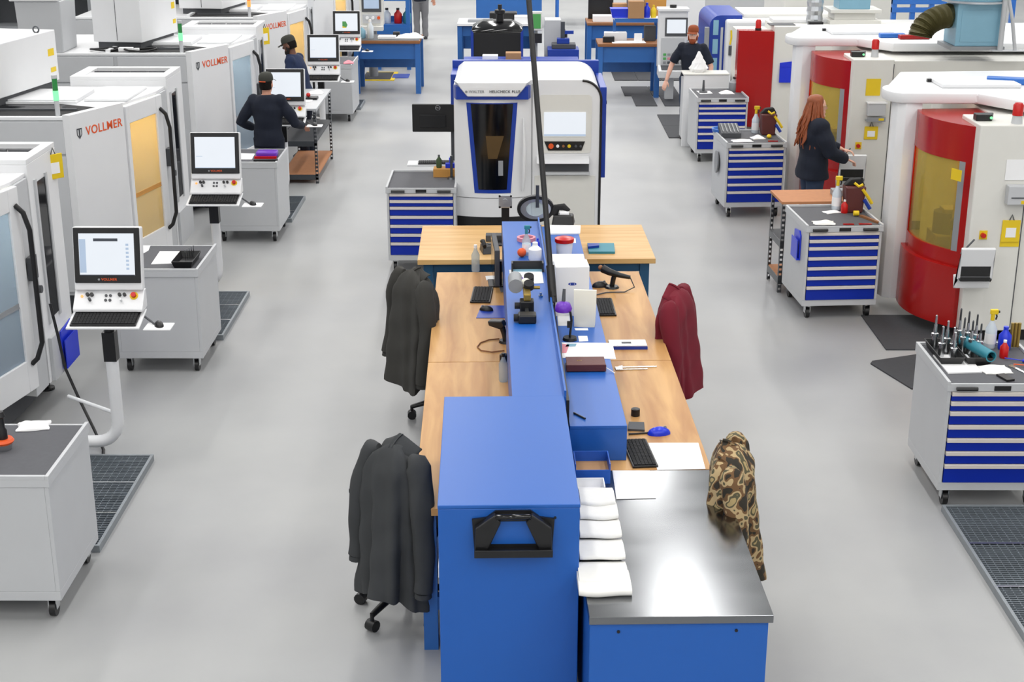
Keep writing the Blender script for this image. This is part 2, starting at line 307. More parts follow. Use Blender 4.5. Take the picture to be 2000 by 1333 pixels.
# ---------------------------------------------------------------- left row: tool grinding machines
def wall_M(p0, p1, base=(0, 0, 0)):        # local frame: x along p0->p1, y into the machine, z up
    d = Vector((p1[0] - p0[0], p1[1] - p0[1], 0)).normalized()
    return Matrix.Translation(Vector((p0[0], p0[1], 0))) @ Matrix(((d.x, -d.y, 0, 0), (d.y, d.x, 0, 0), (0, 0, 1, 0), (0, 0, 0, 1)))
def mx(o, M):
    o.matrix_local = M; return o
def grinder(label, loc, pane, lampm, group, box=True):
    t = thing('grinding_machine', label, 'machine', loc, 0, group)
    A, B_, D_, E_ = (0, 0), (.32, .71), (.49, 1.45), (.50, 2.45)
    L = -2.6
    # housing with a pocket behind the door
    part('housing', MB().prism([(L, 0), A, B_, (-.15, .82), (0., 1.55), D_, (.50, 1.72), (L, 1.72)], .26, 1.93), 'grey', t, bevel=.006)
    part('plinth', MB().prism([(L, .1), (-.1, .1), (.2, .75), (.3, 1.6), (.3, 2.35), (L, 2.35)], .06, .26), 'darkgrey', t)
    for fx, fy in ((.1, .4), (.36, 2.3), (-2.4, .2), (-2.4, 2.3)):
        part('foot', MB().lathe([(.06, 0), (.06, .02), (.025, .03), (.025, .07)], (fx - .08, fy, 0)), 'black', t)
    # white nameplate panel
    n = 8; pl = []
    M1 = wall_M(A, B_); wl = math.hypot(.32, .71)
    pp = [(-.03, -.05), (wl - .08, -.05)] + [(wl - .08 + .07 * math.sin(a), -.05 + .07 * (1 - math.cos(a))) for a in [PI / 2 * k / 6 for k in range(1, 7)]] + [(-.03, .03)]
    pan = mx(part('name_panel', MB().prism(pp, .3, 1.98), 'white', t, smooth=30), M1)
    text('lettering', 'VOLLMER', .112, 'orange', pan, (.43, -.052, 1.80), (PI / 2, 0, 0))
    em = MB().loft([[(x * k, -.0525, z * k) for x, z in ((-.035, .045), (.035, .045), (.035, -.015), (0, -.055), (-.035, -.015))] for k in (1, .72)], cap=False)
    part('emblem', em.box(-.008, .008, -.054, -.050, -.035, .035), 'darkgrey', pan, loc=(.085, 0, 1.80))
    # door frame and pane
    M2 = wall_M(B_, D_); dl = math.hypot(D_[0] - B_[0], D_[1] - B_[1])
    door = mx(part('door', MB().box(.0, .06, -.03, .02, .35, 1.93).box(dl - .13, dl, -.03, .02, .35, 1.93).box(.06, dl - .13, -.03, .02, .35, .60).box(.06, dl - .13, -.03, .02, 1.76, 1.93), 'white', t, bevel=.006), M2)
    part('pane', MB().box(.06, dl - .13, -.012, -.006, .60, 1.76), pane, door)
    part('rail', MB().box(.06, dl - .13, -.016, -.012, 1.02, 1.06).box(.06, dl - .13, -.02, -.016, 1.02, 1.03), 'midgrey' if pane == 'bluepane' else 'kraft', door)
    hd = MB().tube([(dl - .06, -.03, 1.80), (dl - .04, -.08, 1.74), (dl - .01, -.1, 1.60), (dl - .01, -.1, .72), (dl - .05, -.07, .60), (dl - .07, -.03, .56)], .02, 8)
    part('handle', hd, 'black', door, smooth=50)
    # chamber: light back wall and a spindle
    part('chamber', MB().box(-.12, -.1, .85, 1.52, .3, 1.9), 'ivory', t)
    part('spindle', MB().cyl((-.1, 1.15, 1.0), (.22, 1.15, 1.0), .08).cyl((.22, 1.15, 1.0), (.28, 1.15, 1.0), .12), 'darksteel', t, smooth=40)
    part('work_lamp', MB().box(-.06, .02, .9, 1.4, 1.86, 1.88), 'worklamp', t)
    # latch post
    part('latch', MB().box(.505, .545, 1.5, 1.62, 1.18, 1.36).cyl((.54, 1.56, 1.1), (.58, 1.56, 1.1), .03), 'darkgrey', t)
    # rear section, a little taller, with a slotted roof and narrow window
    rear = part('rear_section', MB().box(-.48, .50, 1.75, 2.45, .26, 2.02).box(-.48, .5, 1.75, 1.82, 2.02, 2.06).box(-.48, .5, 2.36, 2.45, 2.02, 2.06).box(-.48, -.36, 1.82, 2.36, 2.02, 2.06).box(.42, .5, 1.82, 2.36, 2.02, 2.06), 'white', t, bevel=.004)
    part('roof_plate', MB().box(-.36, .42, 1.82, 2.12, 2.02, 2.045), 'white', rear)
    for k in range(4): part('slot_bar', MB().box(-.34 + k * .19, -.17 + k * .19, 2.16, 2.19, 2.022, 2.05), 'darkgrey', rear)
    part('slot', MB().box(-.36, .42, 2.13, 2.35, 2.021, 2.024), 'black', rear)
    part('narrow_window', MB().box(.50, .506, 1.90, 2.12, .75, 1.85), 'smoke', rear)
    part('window_trim', MB().box(.50, .515, 1.86, 1.90, .72, 1.88).box(.50, .515, 2.12, 2.16, .72, 1.88), 'grey', rear)
    part('lower_cover', MB().box(.50, .53, 1.80, 2.42, .26, .62), 'grey', rear, bevel=.004)
    # near wall panels with seams
    for k in range(3):
        part('side_panel', MB().box(-.86 * (k + 1) + .005, -.86 * k - .04, -.02, 0, 1.62, 1.915), 'grey', t, bevel=.003)
        part('side_panel', MB().box(-.86 * (k + 1) + .005, -.86 * k - .04, -.02, 0, .3, 1.60), 'grey', t, bevel=.003)
    # roof
    part('roof_edge', MB().prism([(L, -.01), (-.02, -.01), (.30, .70), (.47, 1.45), (.48, 1.75), (L, 1.75)], 1.93, 1.96), 'white', t, bevel=.004)
    part('hatch_dark', MB().prism([(-.95, .05), (-.04, .05), (.14, .48), (-.25, .66), (-.95, .66)], 1.961, 1.964), 'blackmat', t)  # flat matte black sheet paints the darkness of an open hatch
    part('hatch_bar', MB().box(-.9, .0, .30, .33, 1.964, 1.98), 'darkgrey', t); part('hatch_pane', MB().prism([(-.85, .36), (-.1, .36), (-.2, .6), (-.8, .6)], 1.964, 1.968), 'smoke', t)
    part('hatch_frame', MB().box(-1.0, -.95, .04, .68, 1.96, 1.99).box(-.95, -.1, .66, .68, 1.96, 1.985), 'white', t)
    part('roof_lid', MB().box(-.95, -.12, .70, 1.35, 1.96, 2.0), 'white', t, bevel=.006)
    part('roof_lid', MB().box(-.08, .34, .82, 1.60, 1.96, 1.985), 'white', t, bevel=.006)
    lamp = part('signal_lamp', MB().cyl((-.10, .06, 1.96), (-.10, .06, 2.10), .022), 'grey', t, smooth=40)
    part('lens', MB().cyl((-.10, .06, 2.10), (-.10, .06, 2.19), .026), lampm, lamp, smooth=40); part('upper_lens', MB().cyl((-.10, .06, 2.19), (-.10, .06, 2.30), .024), 'greenglass' if lampm == 'greenlamp' else 'orange', lamp, smooth=40)
    part('cap', MB().cyl((-.10, .06, 2.30), (-.10, .06, 2.33), .026), 'grey', lamp, smooth=40)
    return t
GM = 'grinding machines along the left aisle'
mA = grinder('nearest left grinding machine with grey-blue window, cut by the left edge', (-4.20, 9.0, 0), 'bluepane', 'greenlamp', GM)
mB = grinder('grinding machine with large orange lettering and amber window', (-4.09, 13.1, 0), 'amberpane', 'greenlamp', GM)
mC = grinder('grinding machine with grey-blue window beside the person seen from behind', (-3.88, 17.3, 0), 'bluepane', 'greenlamp', GM)
mD = grinder('grinding machine with amber window behind the bearded worker', (-3.72, 21.0, 0), 'amberpane', 'amberlamp', GM)
mE = grinder('farthest left grinding machine, narrow amber window at the top edge', (-3.55, 25.2, 0), 'amberpane', 'greenlamp', GM)

# electric cabinets and bins standing on the machine roofs
def roof_box(label, loc, rz, w, d, h, stickers=True, seam=True):
    t = thing('electric_cabinet', label, 'electric cabinet', loc, rz, 'electric cabinets on the machine roofs')
    part('body', MB().box(-w, 0, 0, d, .08, h), 'white', t, bevel=.008)
    part('base_frame', MB().box(-w + .04, -.04, .04, d - .04, 0, .08), 'darkgrey', t)
    if seam: part('seam', MB().box(-w * .03 - .3, -.3 - w * .02, -.003, .001, .1, h - .02), 'darkgrey', t)
    part('lifting_eye', MB().tube([(-.06 + .03 * math.cos(a), d * .8, h + .03 + .03 * math.sin(a)) for a in [2 * PI * k / 12 for k in range(13)]], .008, 6), 'darksteel', t, smooth=60)
    if stickers:
        part('sticker', MB().box(-.001, .003, d * .86, d * .95, h * .58, h * .70), 'yellow', t)
        part('sticker', MB().box(-.001, .003, d * .88, d * .96, h * .30, h * .38), 'yellow', t)
    return t
p = P(8, 208, 1.96); roof_box('white cabinet with yellow stickers on the roof at the left edge', (-4.88, 13.45, 1.96), -.17, .8, 1.35, .58)
roof_box('white cabinet with thin black seam, second on the machine roofs', (-4.50, 17.6, 1.96), -.17, .62, 1.1, .66)
roof_box('white cabinet at the top edge, farthest on the machine roofs', (-4.25, 21.3, 1.96), -.17, .66, 1.1, .6)
def bin_box(label, loc, w, d, h):
    t = thing('filter_bin', label, 'bin', loc, 0, None)
    part('body', MB().frustum((-w / 2 + .02, w / 2 - .02, -d / 2 + .02, d / 2 - .02), (-w / 2, w / 2, -d / 2, d / 2), 0, h), 'grey', t, bevel=.01)
    part('lid', MB().box(-w / 2 - .05, w / 2 - .02, -d / 2 - .03, d / 2 + .03, h, h + .06), 'white', t, bevel=.012)
    return t
bin_box('grey bin with overhanging white lid on the roof behind stickered cabinet', (-5.62, 17.6, 1.96), .54, .6, .60)
q = P(65, 4, 2.63)
single('blue_bottle', MB().lathe([(.04, 0), (.04, .14), (.015, .17), (.015, .2)]), 'royal', 'small blue bottle standing on the grey bin lid', 'bottle', (-5.6, 17.6, 2.62), smooth=40)
single('white_canister', MB().lathe([(.05, 0), (.05, .16), (.02, .19), (.02, .22)]), 'paper', 'white canister standing beside the blue bottle on the bin lid', 'canister', (-5.74, 17.6, 2.62), smooth=40)
# cable coils on the roof of the third machine
for i, (dx, dy, r, lab) in enumerate(((-1.05, .16, .16, 'loose black cable coil left on the third machine roof'), (-.62, .14, .2, 'black cable coil next to white connectors on the machine roof'))):
    pts = [(r * (1 + .1 * math.sin(3 * a)) * math.cos(a), .6 * r * math.sin(a), .014 + .008 * (1 + math.sin(2 * a + i))) for a in [2 * PI * k / 24 * 2 for k in range(25)]]
    single('cable_coil', MB().tube(pts, .012, 6), 'black', lab, 'cable', (-3.88 + dx, 17.3 + dy, 1.962), smooth=60)
single('connector_block', MB().box(-.12, .05, -.03, .03, 0, .05).box(.06, .12, -.025, .025, 0, .04), 'paper', 'white plug connectors lying on the third machine roof', 'connector', (-4.62, 17.42, 1.962), bevel=.004)

# ---------------------------------------------------------------- operator consoles
def keyboard_mesh(w, d, rows, cols):
    b = MB().box(-w / 2, w / 2, -d / 2, d / 2, 0, .014)
    k = MB(); cw = (w - .02) / cols; rh = (d - .02) / rows
    for r in range(rows):
        for c in range(cols):
            k.box(-w / 2 + .01 + c * cw + .0015, -w / 2 + .01 + (c + 1) * cw - .0015, -d / 2 + .01 + r * rh + .0015, -d / 2 + .01 + (r + 1) * rh - .0015, .014, .021)
    return b, k
_kb = {}
def keyboard(label, loc, rz, w=.44, d=.15, tilt=0., base='black'):
    t = thing('keyboard', label, 'keyboard', loc, rz, 'keyboards'); t.rotation_euler = (tilt, 0, rz)
    b, k = keyboard_mesh(w, d, 6, 18)
    part('case', b, base, t, bevel=.003); o = part('keys', k, 'blackmat', t); o['kind'] = 'stuff'
    return t
def mouse(label, loc, rz, m='black', s=1.):
    t = thing('computer_mouse', label, 'mouse', loc, rz, 'computer mice')
    rings = []
    for j in range(7):
        a = PI / 2 * j / 6; k = max(math.cos(a), .05)
        rings.append([(.032 * s * k * math.cos(q), .056 * s * k * math.sin(q), .036 * s * math.sin(a)) for q in [2 * PI * i / 16 for i in range(16)]])
    part('shell', MB().loft(rings), m, t, smooth=60)
    part('wheel', MB().cyl((-.003, .028 * s, .03 * s), (.003, .028 * s, .03 * s), .009 * s, n=10), 'midgrey', t)
    return t
TT = math.radians(14)
def console(label, loc, rz, group, detail=True, dz=0., content=0, reach=.62):
    t = thing('operator_console', label, 'control console', loc, rz, group)
    # floor tube: from machine side up to the head
    R = .16; TX = -.06; pts = [(-reach, .12, .14), (TX - .16, .12, .14)] + [(TX - .16 + R * math.sin(a), .12, .14 + R * (1 - math.cos(a))) for a in [PI / 2 * k / 6 for k in range(1, 7)]] + [(TX, .12, .78)]
    part('tube', MB().tube(pts, .045, 12), 'white', t, smooth=50)
    part('brace', MB().cyl((TX, .12, .36), (-reach + .08, .12 + (reach - .1) * .7, .36), .014), 'white', t)
    part('foot', MB().box(-reach - .04, -reach + .04, .02, .22, 0, .2), 'grey', t)
    part('sleeve', MB().box(TX - .045, TX + .045, .075, .165, .78, 1.0).cyl((TX, .12, 1.0), (TX, .12, 1.27 + dz), .035), 'black', t)
    M = Matrix.Translation((0, 0, 1.42 + dz)) @ Matrix.Rotation(math.radians(-10), 4, 'X')
    hb = part('head', MB().box(-.24, .24, .0, .07, -.02, .43), 'white', t, bevel=.012); hb.matrix_local = M
    part('bezel', MB().box(-.232, .232, -.010, .002, .035, .425), 'black', hb, bevel=.006)
    scn = part('screen', MB().box(-.193, .193, -.013, -.009, .088, .385), 'screen', hb)
    if content == 0:
        part('screen_bar', MB().box(-.09, .08, -.0142, -.013, .330, .350), 'screendark', hb)
        for k in range(7): part('screen_tab', MB().box(.135, .155, -.0142, -.013, .13 + k * .028, .145 + k * .028), 'screenblue', hb)
        part('screen_side', MB().box(-.190, -.145, -.0140, -.013, .11, .345), 'screenblue', hb)
        part('taskbar', MB().box(-.193, .193, -.0142, -.013, .088, .096), 'screendark', hb)
    elif content == 2:
        part('screen_drawing', MB().prism([(-.07, .15), (.0, .15), (.02, .19), (-.01, .25), (-.07, .25)], -.0142, -.013, 'y'), 'screengreen', hb)
        part('screen_drawing', MB().prism([(-.07, .14), (.0, .14), (.0, .15), (-.07, .17)], -.0144, -.013, 'y'), 'yellow', hb)
    else:
        part('screen_bar', MB().box(-.18, -.12, -.0142, -.013, .20, .204), 'screenblue', hb)
        part('taskbar', MB().box(-.193, .193, -.0142, -.013, .088, .094), 'screenblue', hb)
    text('lettering', 'VOLLMER', .024, 'orange', hb, (.01, -.012, .061), (PI / 2, 0, 0))
    part('emblem', MB().cyl((-.062, -.012, .061), (-.062, -.010, .061), .008, n=10), 'midgrey', hb)
    # sloping button panel
    pn = MB().prism([(.03, .0), (-.05, -.02), (-.05, -.045), (.07, -.045), (.07, .0)], -.24, .24, 'x')
    bp = part('button_panel', MB().prism([(y, z + dz) for y, z in ((.03, 1.40), (-.075, 1.285), (-.075, 1.265), (.07, 1.265), (.07, 1.40))], -.245, .245, 'x'), 'white', t, bevel=.006)
    if detail:
        sl = Vector((0, -.105, -.115)).normalized(); nn = Vector((0, -.115, .105)).normalized()
        def pb(u, v, r, h, m, nm='button'):
            c = Vector((u, .03, 1.40 + dz)) + sl * v; part(nm, MB().cyl(c, c + nn * h, r, n=12), m, bp, smooth=40)
        pb(-.19, .055, .010, .006, 'amberlamp'); pb(-.15, .045, .013, .02, 'black'); pb(-.12, .045, .013, .02, 'black'); pb(-.13, .085, .010, .03, 'darkgrey', 'key_switch')
        for u, v in ((-.02, .05), (.01, .05), (-.02, .085), (.01, .085)): pb(u, v, .010, .008, 'darkgrey')
        pb(.075, .045, .012, .02, 'black', 'key_switch'); pb(.11, .045, .012, .02, 'black', 'key_switch'); pb(.09, .09, .008, .03, 'chrome', 'key')
        pb(.175, .05, .030, .004, 'yellow', 'stop_base'); pb(.175, .05, .018, .028, 'redlamp', 'stop_button')
    kt = part('keyboard_tray', MB().box(-.26, .25, -.13, .13, -.015, 0), 'white', t, bevel=.004, loc=(0, -.10, 1.2285 + dz), rot=(TT, 0, 0))
    part('mouse_arm', MB().tube([(.25, -.05, 1.225 + dz), (.3, -.08, 1.2 + dz), (.34, -.1, 1.175 + dz)], .008, 6), 'darkgrey', t)
    part('mouse_tray', MB().box(.27, .46, -.2, -.05, 1.17 + dz, 1.18 + dz), 'paper', t, bevel=.003)
    x, y, _ = loc; c, s_ = math.cos(rz), math.sin(rz)
    W = lambda u, v: (x + (c * u - s_ * v), y + (s_ * u + c * v))
    return t, W
GC = 'operator consoles of the left machines'
cons = [
    ((-2.87, 9.74), -.06, 0, 'nearest operator console, screen with windows, by the left edge', 'nearest'),
    ((-2.91, 13.74), -.16, 1, 'second operator console, standing between amber window and purple cloth', 'second'),
    ((-2.85, 17.8), -.15, 1, 'operator console partly hidden by the head of the person seen from behind', 'third'),
    ((-2.88, 21.7), -.22, 1, 'operator console to the right of the bearded worker', 'fourth'),
    ((-2.96, 25.5), -.29, 2, 'farthest operator console, green drawing on its screen', 'farthest')]
for (x, y), dz, ct, lab, nm in cons:
    t, W = console(lab, (x, y, 0), 0, GC, True, dz, ct, {'fourth': .40, 'farthest': .36}.get(nm, .6))
    kx, ky = W(-.005, -.115); keyboard('black keyboard on the tray of the %s operator console' % nm, (kx, ky, 1.2255 + dz), 0, .46, .19, TT)
    mx_, my_ = W(.365, -.12); mouse('black mouse on the white tray of the %s operator console' % nm, (mx_, my_, 1.1802 + dz), .4)
# cable hanging from machine A to the floor
c0 = [Q(97, 555, 10.55), Q(105, 620, 10.5), Q(120, 690, 10.45), Q(150, 760, 10.4), Q(172, 805, 10.35)]
single('power_cable', MB().tube([(-3.50, 10.35, 1.05), (-3.46, 10.33, .8), (-3.42, 10.3, .55), (-3.33, 10.28, .3), (-3.22, 10.2, .1), (-3.1, 10.0, .012), (-3.0, 9.6, .012), (-3.05, 9.2, .012)], .012, 6), 'black', 'black cable hanging from the nearest left machine to the floor', 'cable', smooth=60)
# hanging document pocket and yellow tags
def tagged_pouch(label, loc, rz, w=.13, h=.19, m='yellow', hang=False):
    t = thing('yellow_pouch', label, 'pouch', loc, rz, 'yellow pouches')
    part('sleeve', MB().box(-w / 2, w / 2, -.012, 0, -h, 0), m, t, bevel=.004)
    part('window', MB().box(-w * .28, w * .28, -.014, -.011, -h * .78, -h * .34), 'paper', t)
    part('strap', MB().tube([(-.02, -.006, -.002), (0, -.006, .05), (.02, -.006, -.002)], .005, 6), 'darkgrey', t)
    return t
tagged_pouch('yellow pouch hanging at the corner of the nearest left machine', (-3.69, 11.35, 1.98), .9, .16, .20)
tagged_pouch('yellow pouch on the third left machine above the capped heads', (-3.37, 19.6, 1.98), .9, .15, .22)
M = Matrix.Translation((-3.65, 11.15, .47)) @ Matrix.Rotation(PI / 2, 4, 'Z')
pocket('document_pocket', 'blue pocket hanging low on the nearest left machine', M, .34, .34)
# ---------------------------------------------------------------- centre island: benches, cabinets and shelves
RZ = math.radians(1.4); cR, sR = math.cos(RZ), math.sin(RZ)
OX, OY = -.56, 7.14                                   # near left corner of the left bench
def I(u, v, z=0): return (OX + cR * u - sR * v, OY + sR * u + cR * v, z)
def toI(p): dx, dy = p[0] - OX, p[1] - OY; return (cR * dx + sR * dy, -sR * dx + cR * dy)
def ip(px, py, z): p = P(px, py, z); u, v = toI(p); return u, v       # pixel on a height -> island axes
ZT = .90; ZU = 1.30; ZL = 1.12
DEPTH = 4.57; SEAM = ip(838, 708, ZT)[1]
def bench(name, label, u0, u1, v0, v1, group, mt='wood', legs=True, legm='legteal', zt=ZT, inset=.05):
    t = thing(name, label, 'workbench', I(u0, v0), RZ, group); w, d = u1 - u0, v1 - v0
    part('top', MB().box(0, w, 0, d, zt - .045, zt), mt, t, bevel=.003)
    for x in (inset, w - inset - .08):
        for y in (.04, d - .12):
            part('leg', MB().box(x, x + .08, y, y + .08, 0, zt - .045), legm, t)
    part('rail', MB().box(inset + .08, w - inset - .08, .05, .09, .22, .30), legm, t)
    part('rail', MB().box(inset + .08, w - inset - .08, d - .09, d - .05, .22, .30), legm, t)
    part('apron', MB().box(inset + .08, w - inset - .08, .06, .08, zt - .13, zt - .045), legm, t)
    return t
GB = 'maple topped benches of the island'
_b0 = ip(855, 988, ZU); _b2 = ip(868, 775, ZU); _v = _b2[1] + .012; _u = _b0[0] - .006
t = thing('workbench', 'near left maple bench beside the tall blue cabinet', 'workbench', I(0, 0), RZ, GB)
part('top', MB().prism([(0, 0), (_u, 0), (_u, _v), (.60, _v), (.60, SEAM - .004), (0, SEAM - .004)], ZT - .045, ZT), 'wood', t, bevel=.003)
for x, y in ((.04, .04), (.04, SEAM - .13), (.50, SEAM - .13), (.50, _v + .03)): part('leg', MB().box(x, x + .08, y, y + .08, 0, ZT - .045), 'benchblue', t)
part('rail', MB().box(.05, .11, .12, SEAM - .13, .25, .33), 'benchblue', t); part('rail', MB().box(.12, .145, .05, .11, .25, .33), 'benchblue', t)
bench('workbench', 'far left maple bench with keyboard and blue mouse mat', 0, .62, SEAM + .004, DEPTH, GB)
uR = ip(1246, 527, ZT)[0]; vR = ip(1304, 704, ZT)[1]; vR0 = ip(1384, 918, ZT)[1]
bench('workbench', 'near right maple bench with a blue mouse on it', .92, uR, vR0 + .006, vR - .004, GB)
bench('workbench', 'far right maple bench with barcode scanner and calipers', .92, uR, vR + .004, DEPTH, GB)
c0 = ip(815, 510, ZT); c1 = ip(1245, 440, ZT)
bench('workbench', 'pale cross bench in front of the measuring machine', c0[0], c1[0] + .04, c0[1] + .03, c1[1] + .02, None, 'woodx')
# steel topped bench
s0 = (ip(1133, 986, ZU)[0] + .024, ip(1139, 1207, ZT)[1]); s1 = ip(1400, 918, ZT)
t = thing('steel_table', 'blue table with scratched stainless steel top at bottom right', 'table', I(s0[0], s0[1]), RZ)
sw, sd = s1[0] - s0[0] + .01, s1[1] - s0[1]
part('steel_top', MB().box(0, sw, 0, sd, ZT - .04, ZT), 'steel', t, bevel=.002)
part('front_panel', MB().box(.005, sw - .02, .015, .035, .12, ZT - .04), 'blue', t)
part('side_panel', MB().box(.005, .025, .035, sd - .02, .12, ZT - .04), 'blue', t)
for x in (.03, sw - .11):
    for y in (.04, sd * .45): part('leg', MB().box(x, x + .07, y, y + .07, 0, ZT - .04), 'blue', t)
for x in (.14, sw - .17): part('screw', MB().cyl((x, .015, ZT - .085), (x, .010, ZT - .085), .008, n=8), 'black', t)
# tall blue cabinet
b0 = ip(855, 988, ZU); b1 = ip(1133, 986, ZU); b2 = ip(868, 775, ZU)
t = thing('blue_cabinet', 'tall blue steel cabinet with a black holder on its front', 'cabinet', I(b0[0], b0[1]), RZ)
bw, bd = b1[0] - b0[0], b2[1] - b0[1]
part('body', MB().box(0, bw, 0, bd, .0, ZU - .02), 'blue', t, bevel=.004)
part('top', MB().box(-.002, bw + .002, -.002, bd, ZU - .02, ZU), 'blue', t, bevel=.004)
part('trim', MB().box(-.004, 0, .01, bd * .55, ZT + .005, ZT + .06), 'paper', t)
part('screw', MB().cyl((bw - .12, 0, ZU - .07), (bw - .12, -.004, ZU - .07), .007, n=8), 'black', t)
CAB0, CABW, CABD = b0, bw, bd
# black holder on the cabinet front
hx = bw * .53
h = thing('wall_holder', 'black plastic document holder on the front of the blue cabinet', 'holder', I(b0[0] + hx, b0[1] - .002), RZ)
part('back_plate', MB().prism([(-.19, -.19), (.19, -.19), (.2, -.03), (.13, -.02), (.085, .015), (-.085, .015), (-.13, -.02), (-.2, -.03)], -.014, 0, 'y'), 'black', h, loc=(0, 0, ZU - .04))
part('arm', MB().prism([(-.09, .01), (-.06, -.03), (-.13, -.19), (-.19, -.19), (-.185, -.06)], -.055, -.012, 'y'), 'black', h, bevel=.006, loc=(0, 0, ZU - .04))
part('arm', MB().prism([(.09, .01), (.06, -.03), (.13, -.19), (.19, -.19), (.185, -.06)], -.055, -.012, 'y'), 'black', h, bevel=.006, loc=(0, 0, ZU - .04))
part('shelf_bar', MB().box(-.19, .19, -.075, -.012, -.205, -.18).box(-.19, .19, -.08, -.07, -.205, -.165), 'black', h, bevel=.003, loc=(0, 0, ZU - .04))
part('clip', MB().tube([(-.09, -.03, -.02), (-.08, -.05, 0), (.08, -.05, 0), (.09, -.03, -.02)], .014, 8), 'blackgloss', h, smooth=50, loc=(0, 0, ZU - .04))
part('cover', MB().box(-.11, .11, -.017, -.014, -.16, -.04), 'blue', h, loc=(0, 0, ZU - .04))
# long upper shelf and lower right shelf
g0 = ip(1000, 772, ZU); g1 = ip(978, 432, ZU); g2 = ip(1106, 772, ZU)
us0, us1 = g0[0], g2[0] + .0; uv0, uv1 = CAB0[1] + CABD, g1[1]
t = thing('blue_shelf', 'long blue steel shelf running down the middle of the benches', 'shelf', I(us0, uv0), RZ)
sw2, sd2 = us1 - us0, uv1 - uv0
part('top', MB().box(0, sw2, .002, sd2, ZU - .02, ZU - .003), 'blue', t, bevel=.003)
part('side', MB().box(0, .02, .002, sd2, ZT + .002, ZU - .02), 'blue', t)
part('side', MB().box(sw2 - .02, sw2, .002, sd2, ZT + .002, ZU - .02), 'blue', t)
part('lip', MB().box(sw2 - .012, sw2, .002, sd2, ZU - .003, ZU + .03), 'blue', t)
l0 = ip(1122, 832, ZL); l1 = ip(1225, 832, ZL); l2 = ip(1138, 442, ZL)
lu0 = us1 + .02; lu1, lv0, lv1 = l1[0], l1[1], l2[1]
t = thing('blue_shelf', 'lower blue steel shelf on the right side of the dividing shelf', 'shelf', I(lu0, lv0), RZ)
part('top', MB().box(0, lu1 - lu0, 0, lv1 - lv0, ZL - .02, ZL), 'blue', t, bevel=.003)
part('front', MB().box(0, lu1 - lu0, 0, .02, ZT + .002, ZL - .02), 'blue', t)
part('side', MB().box(lu1 - lu0 - .02, lu1 - lu0, .02, lv1 - lv0, ZT + .002, ZL - .02), 'blue', t)
part('side', MB().box(0, .012, .02, lv1 - lv0, ZT + .002, ZL - .02), 'blue', t)
# middle support carrying the shelves
t = thing('bench_spine', 'blue steel spine between the left and right benches', 'frame', I(.64, SEAM), RZ)
part('panel', MB().box(0, .26, 0, .03, 0, ZT), 'blue', t); part('panel', MB().box(0, .26, DEPTH - SEAM - .03, DEPTH - SEAM, 0, ZT), 'blue', t)
part('tray', MB().box(0, .26, .03, DEPTH - SEAM - .03, ZT - .03, ZT), 'blue', t)
# black strip painting the shadow gap between upper and lower shelf
single('shadow_gap', MB().box(0, .016, 0, sd2 - .02, ZT, ZU - .03), 'black', 'narrow black strip standing for the shadow gap between upper and lower blue shelf', 'shadow gap', I(us1 + .002, uv0), RZ)
# hanging power cable
e0 = Vector(I(us1 + .01, ip(1075, 588, ZU)[1], ZU + .0)); e1 = Q(1033, 2, 10.6); dd = (e1 - e0); zt = 8.6
t = thing('power_cable', 'thick black power cable dropping from the ceiling to the blue shelf', 'cable', e0, 0)
pts = [Vector((0, 0, .03))]; n = 14
for k in range(1, n + 1):
    s_ = k / n * 1.0; q = dd * s_; q = q + Vector((-.05 * math.sin(PI * min(1, s_)) * .0, 0, 0)); pts.append(q)
pts.append(dd + (dd.normalized() * (zt - e1.z) / dd.normalized().z))
part('cord', MB().tube(pts, .020, 8), 'black', t, smooth=60)
part('plug', MB().cyl((0, 0, -.01), (dd.normalized() * .25), .03), 'black', t, smooth=50)

# ---------------------------------------------------------------- measuring machine
WX, WY = -.655, 14.9
wm = thing('measuring_machine', 'white and blue tool measuring machine behind the centre benches', 'machine', (WX, WY, 0), 0)
Wd, Hh = 1.53, 2.0; r = .2; rl = .03
prof = [(0, .18), (Wd, .18)] + arc((Wd - r, Hh - r), r, 0, PI / 2, 8) + [(.06, Hh), (0, Hh - .05)]
part('housing', MB().prism(prof, .10, 1.45, 'y'), 'white', wm, smooth=30)
part('plinth', MB().box(.05, Wd - .05, .14, 1.4, 0, .18), 'black', wm)
part('corner_trim', MB().tube([(Wd - .004, .098, .2), (Wd - .004, .098, Hh - r)] + [(x, .098, z) for x, z in arc((Wd - r, Hh - r), r - .004, 0, PI / 2, 8)][1:], .014, 6), 'black', wm, smooth=60)
# door bulging forward
LW = .80
def bulge(u): return -.02 - .10 * max(0., math.sin(PI * min(max(u, 0), 1))) ** .7
N = 14
dp = [(u / N * LW, .12 + bulge(u / N)) for u in range(N + 1)] + [(LW, .14), (0, .14)]
dr = part('door', MB().prism(dp, .78, 1.82), 'white', wm, smooth=30)
part('lower_cover', MB().prism([(x, y + .012) for x, y in dp], .19, .565), 'black', wm, smooth=30)
part('lower_panel', MB().prism([(x, y + .01) for x, y in dp], .57, .772), 'white', wm, smooth=30)
def strip_on(fn_lo, fn_hi, zs, off, nm, m, parent):
    b = MB(); n = 10
    rows = []
    for z in zs:
        a, c = fn_lo(z), fn_hi(z); rows.append([(a + (c - a) * i / n) for i in range(n + 1)])
    v = []; f = []
    for j, z in enumerate(zs):
        for x in rows[j]: v.append((x, .12 + bulge(x / LW) - off, z))
    n1 = n + 1; k = len(v)
    for j in range(len(zs) - 1):
        for i in range(n): f.append((j * n1 + i, j * n1 + i + 1, (j + 1) * n1 + i + 1, (j + 1) * n1 + i))
    v += [(x, y + .004, z) for x, y, z in v]; f += [tuple(q + k for q in g[::-1]) for g in f]
    b.add(v, f); return part(nm, b, m, parent, smooth=40)
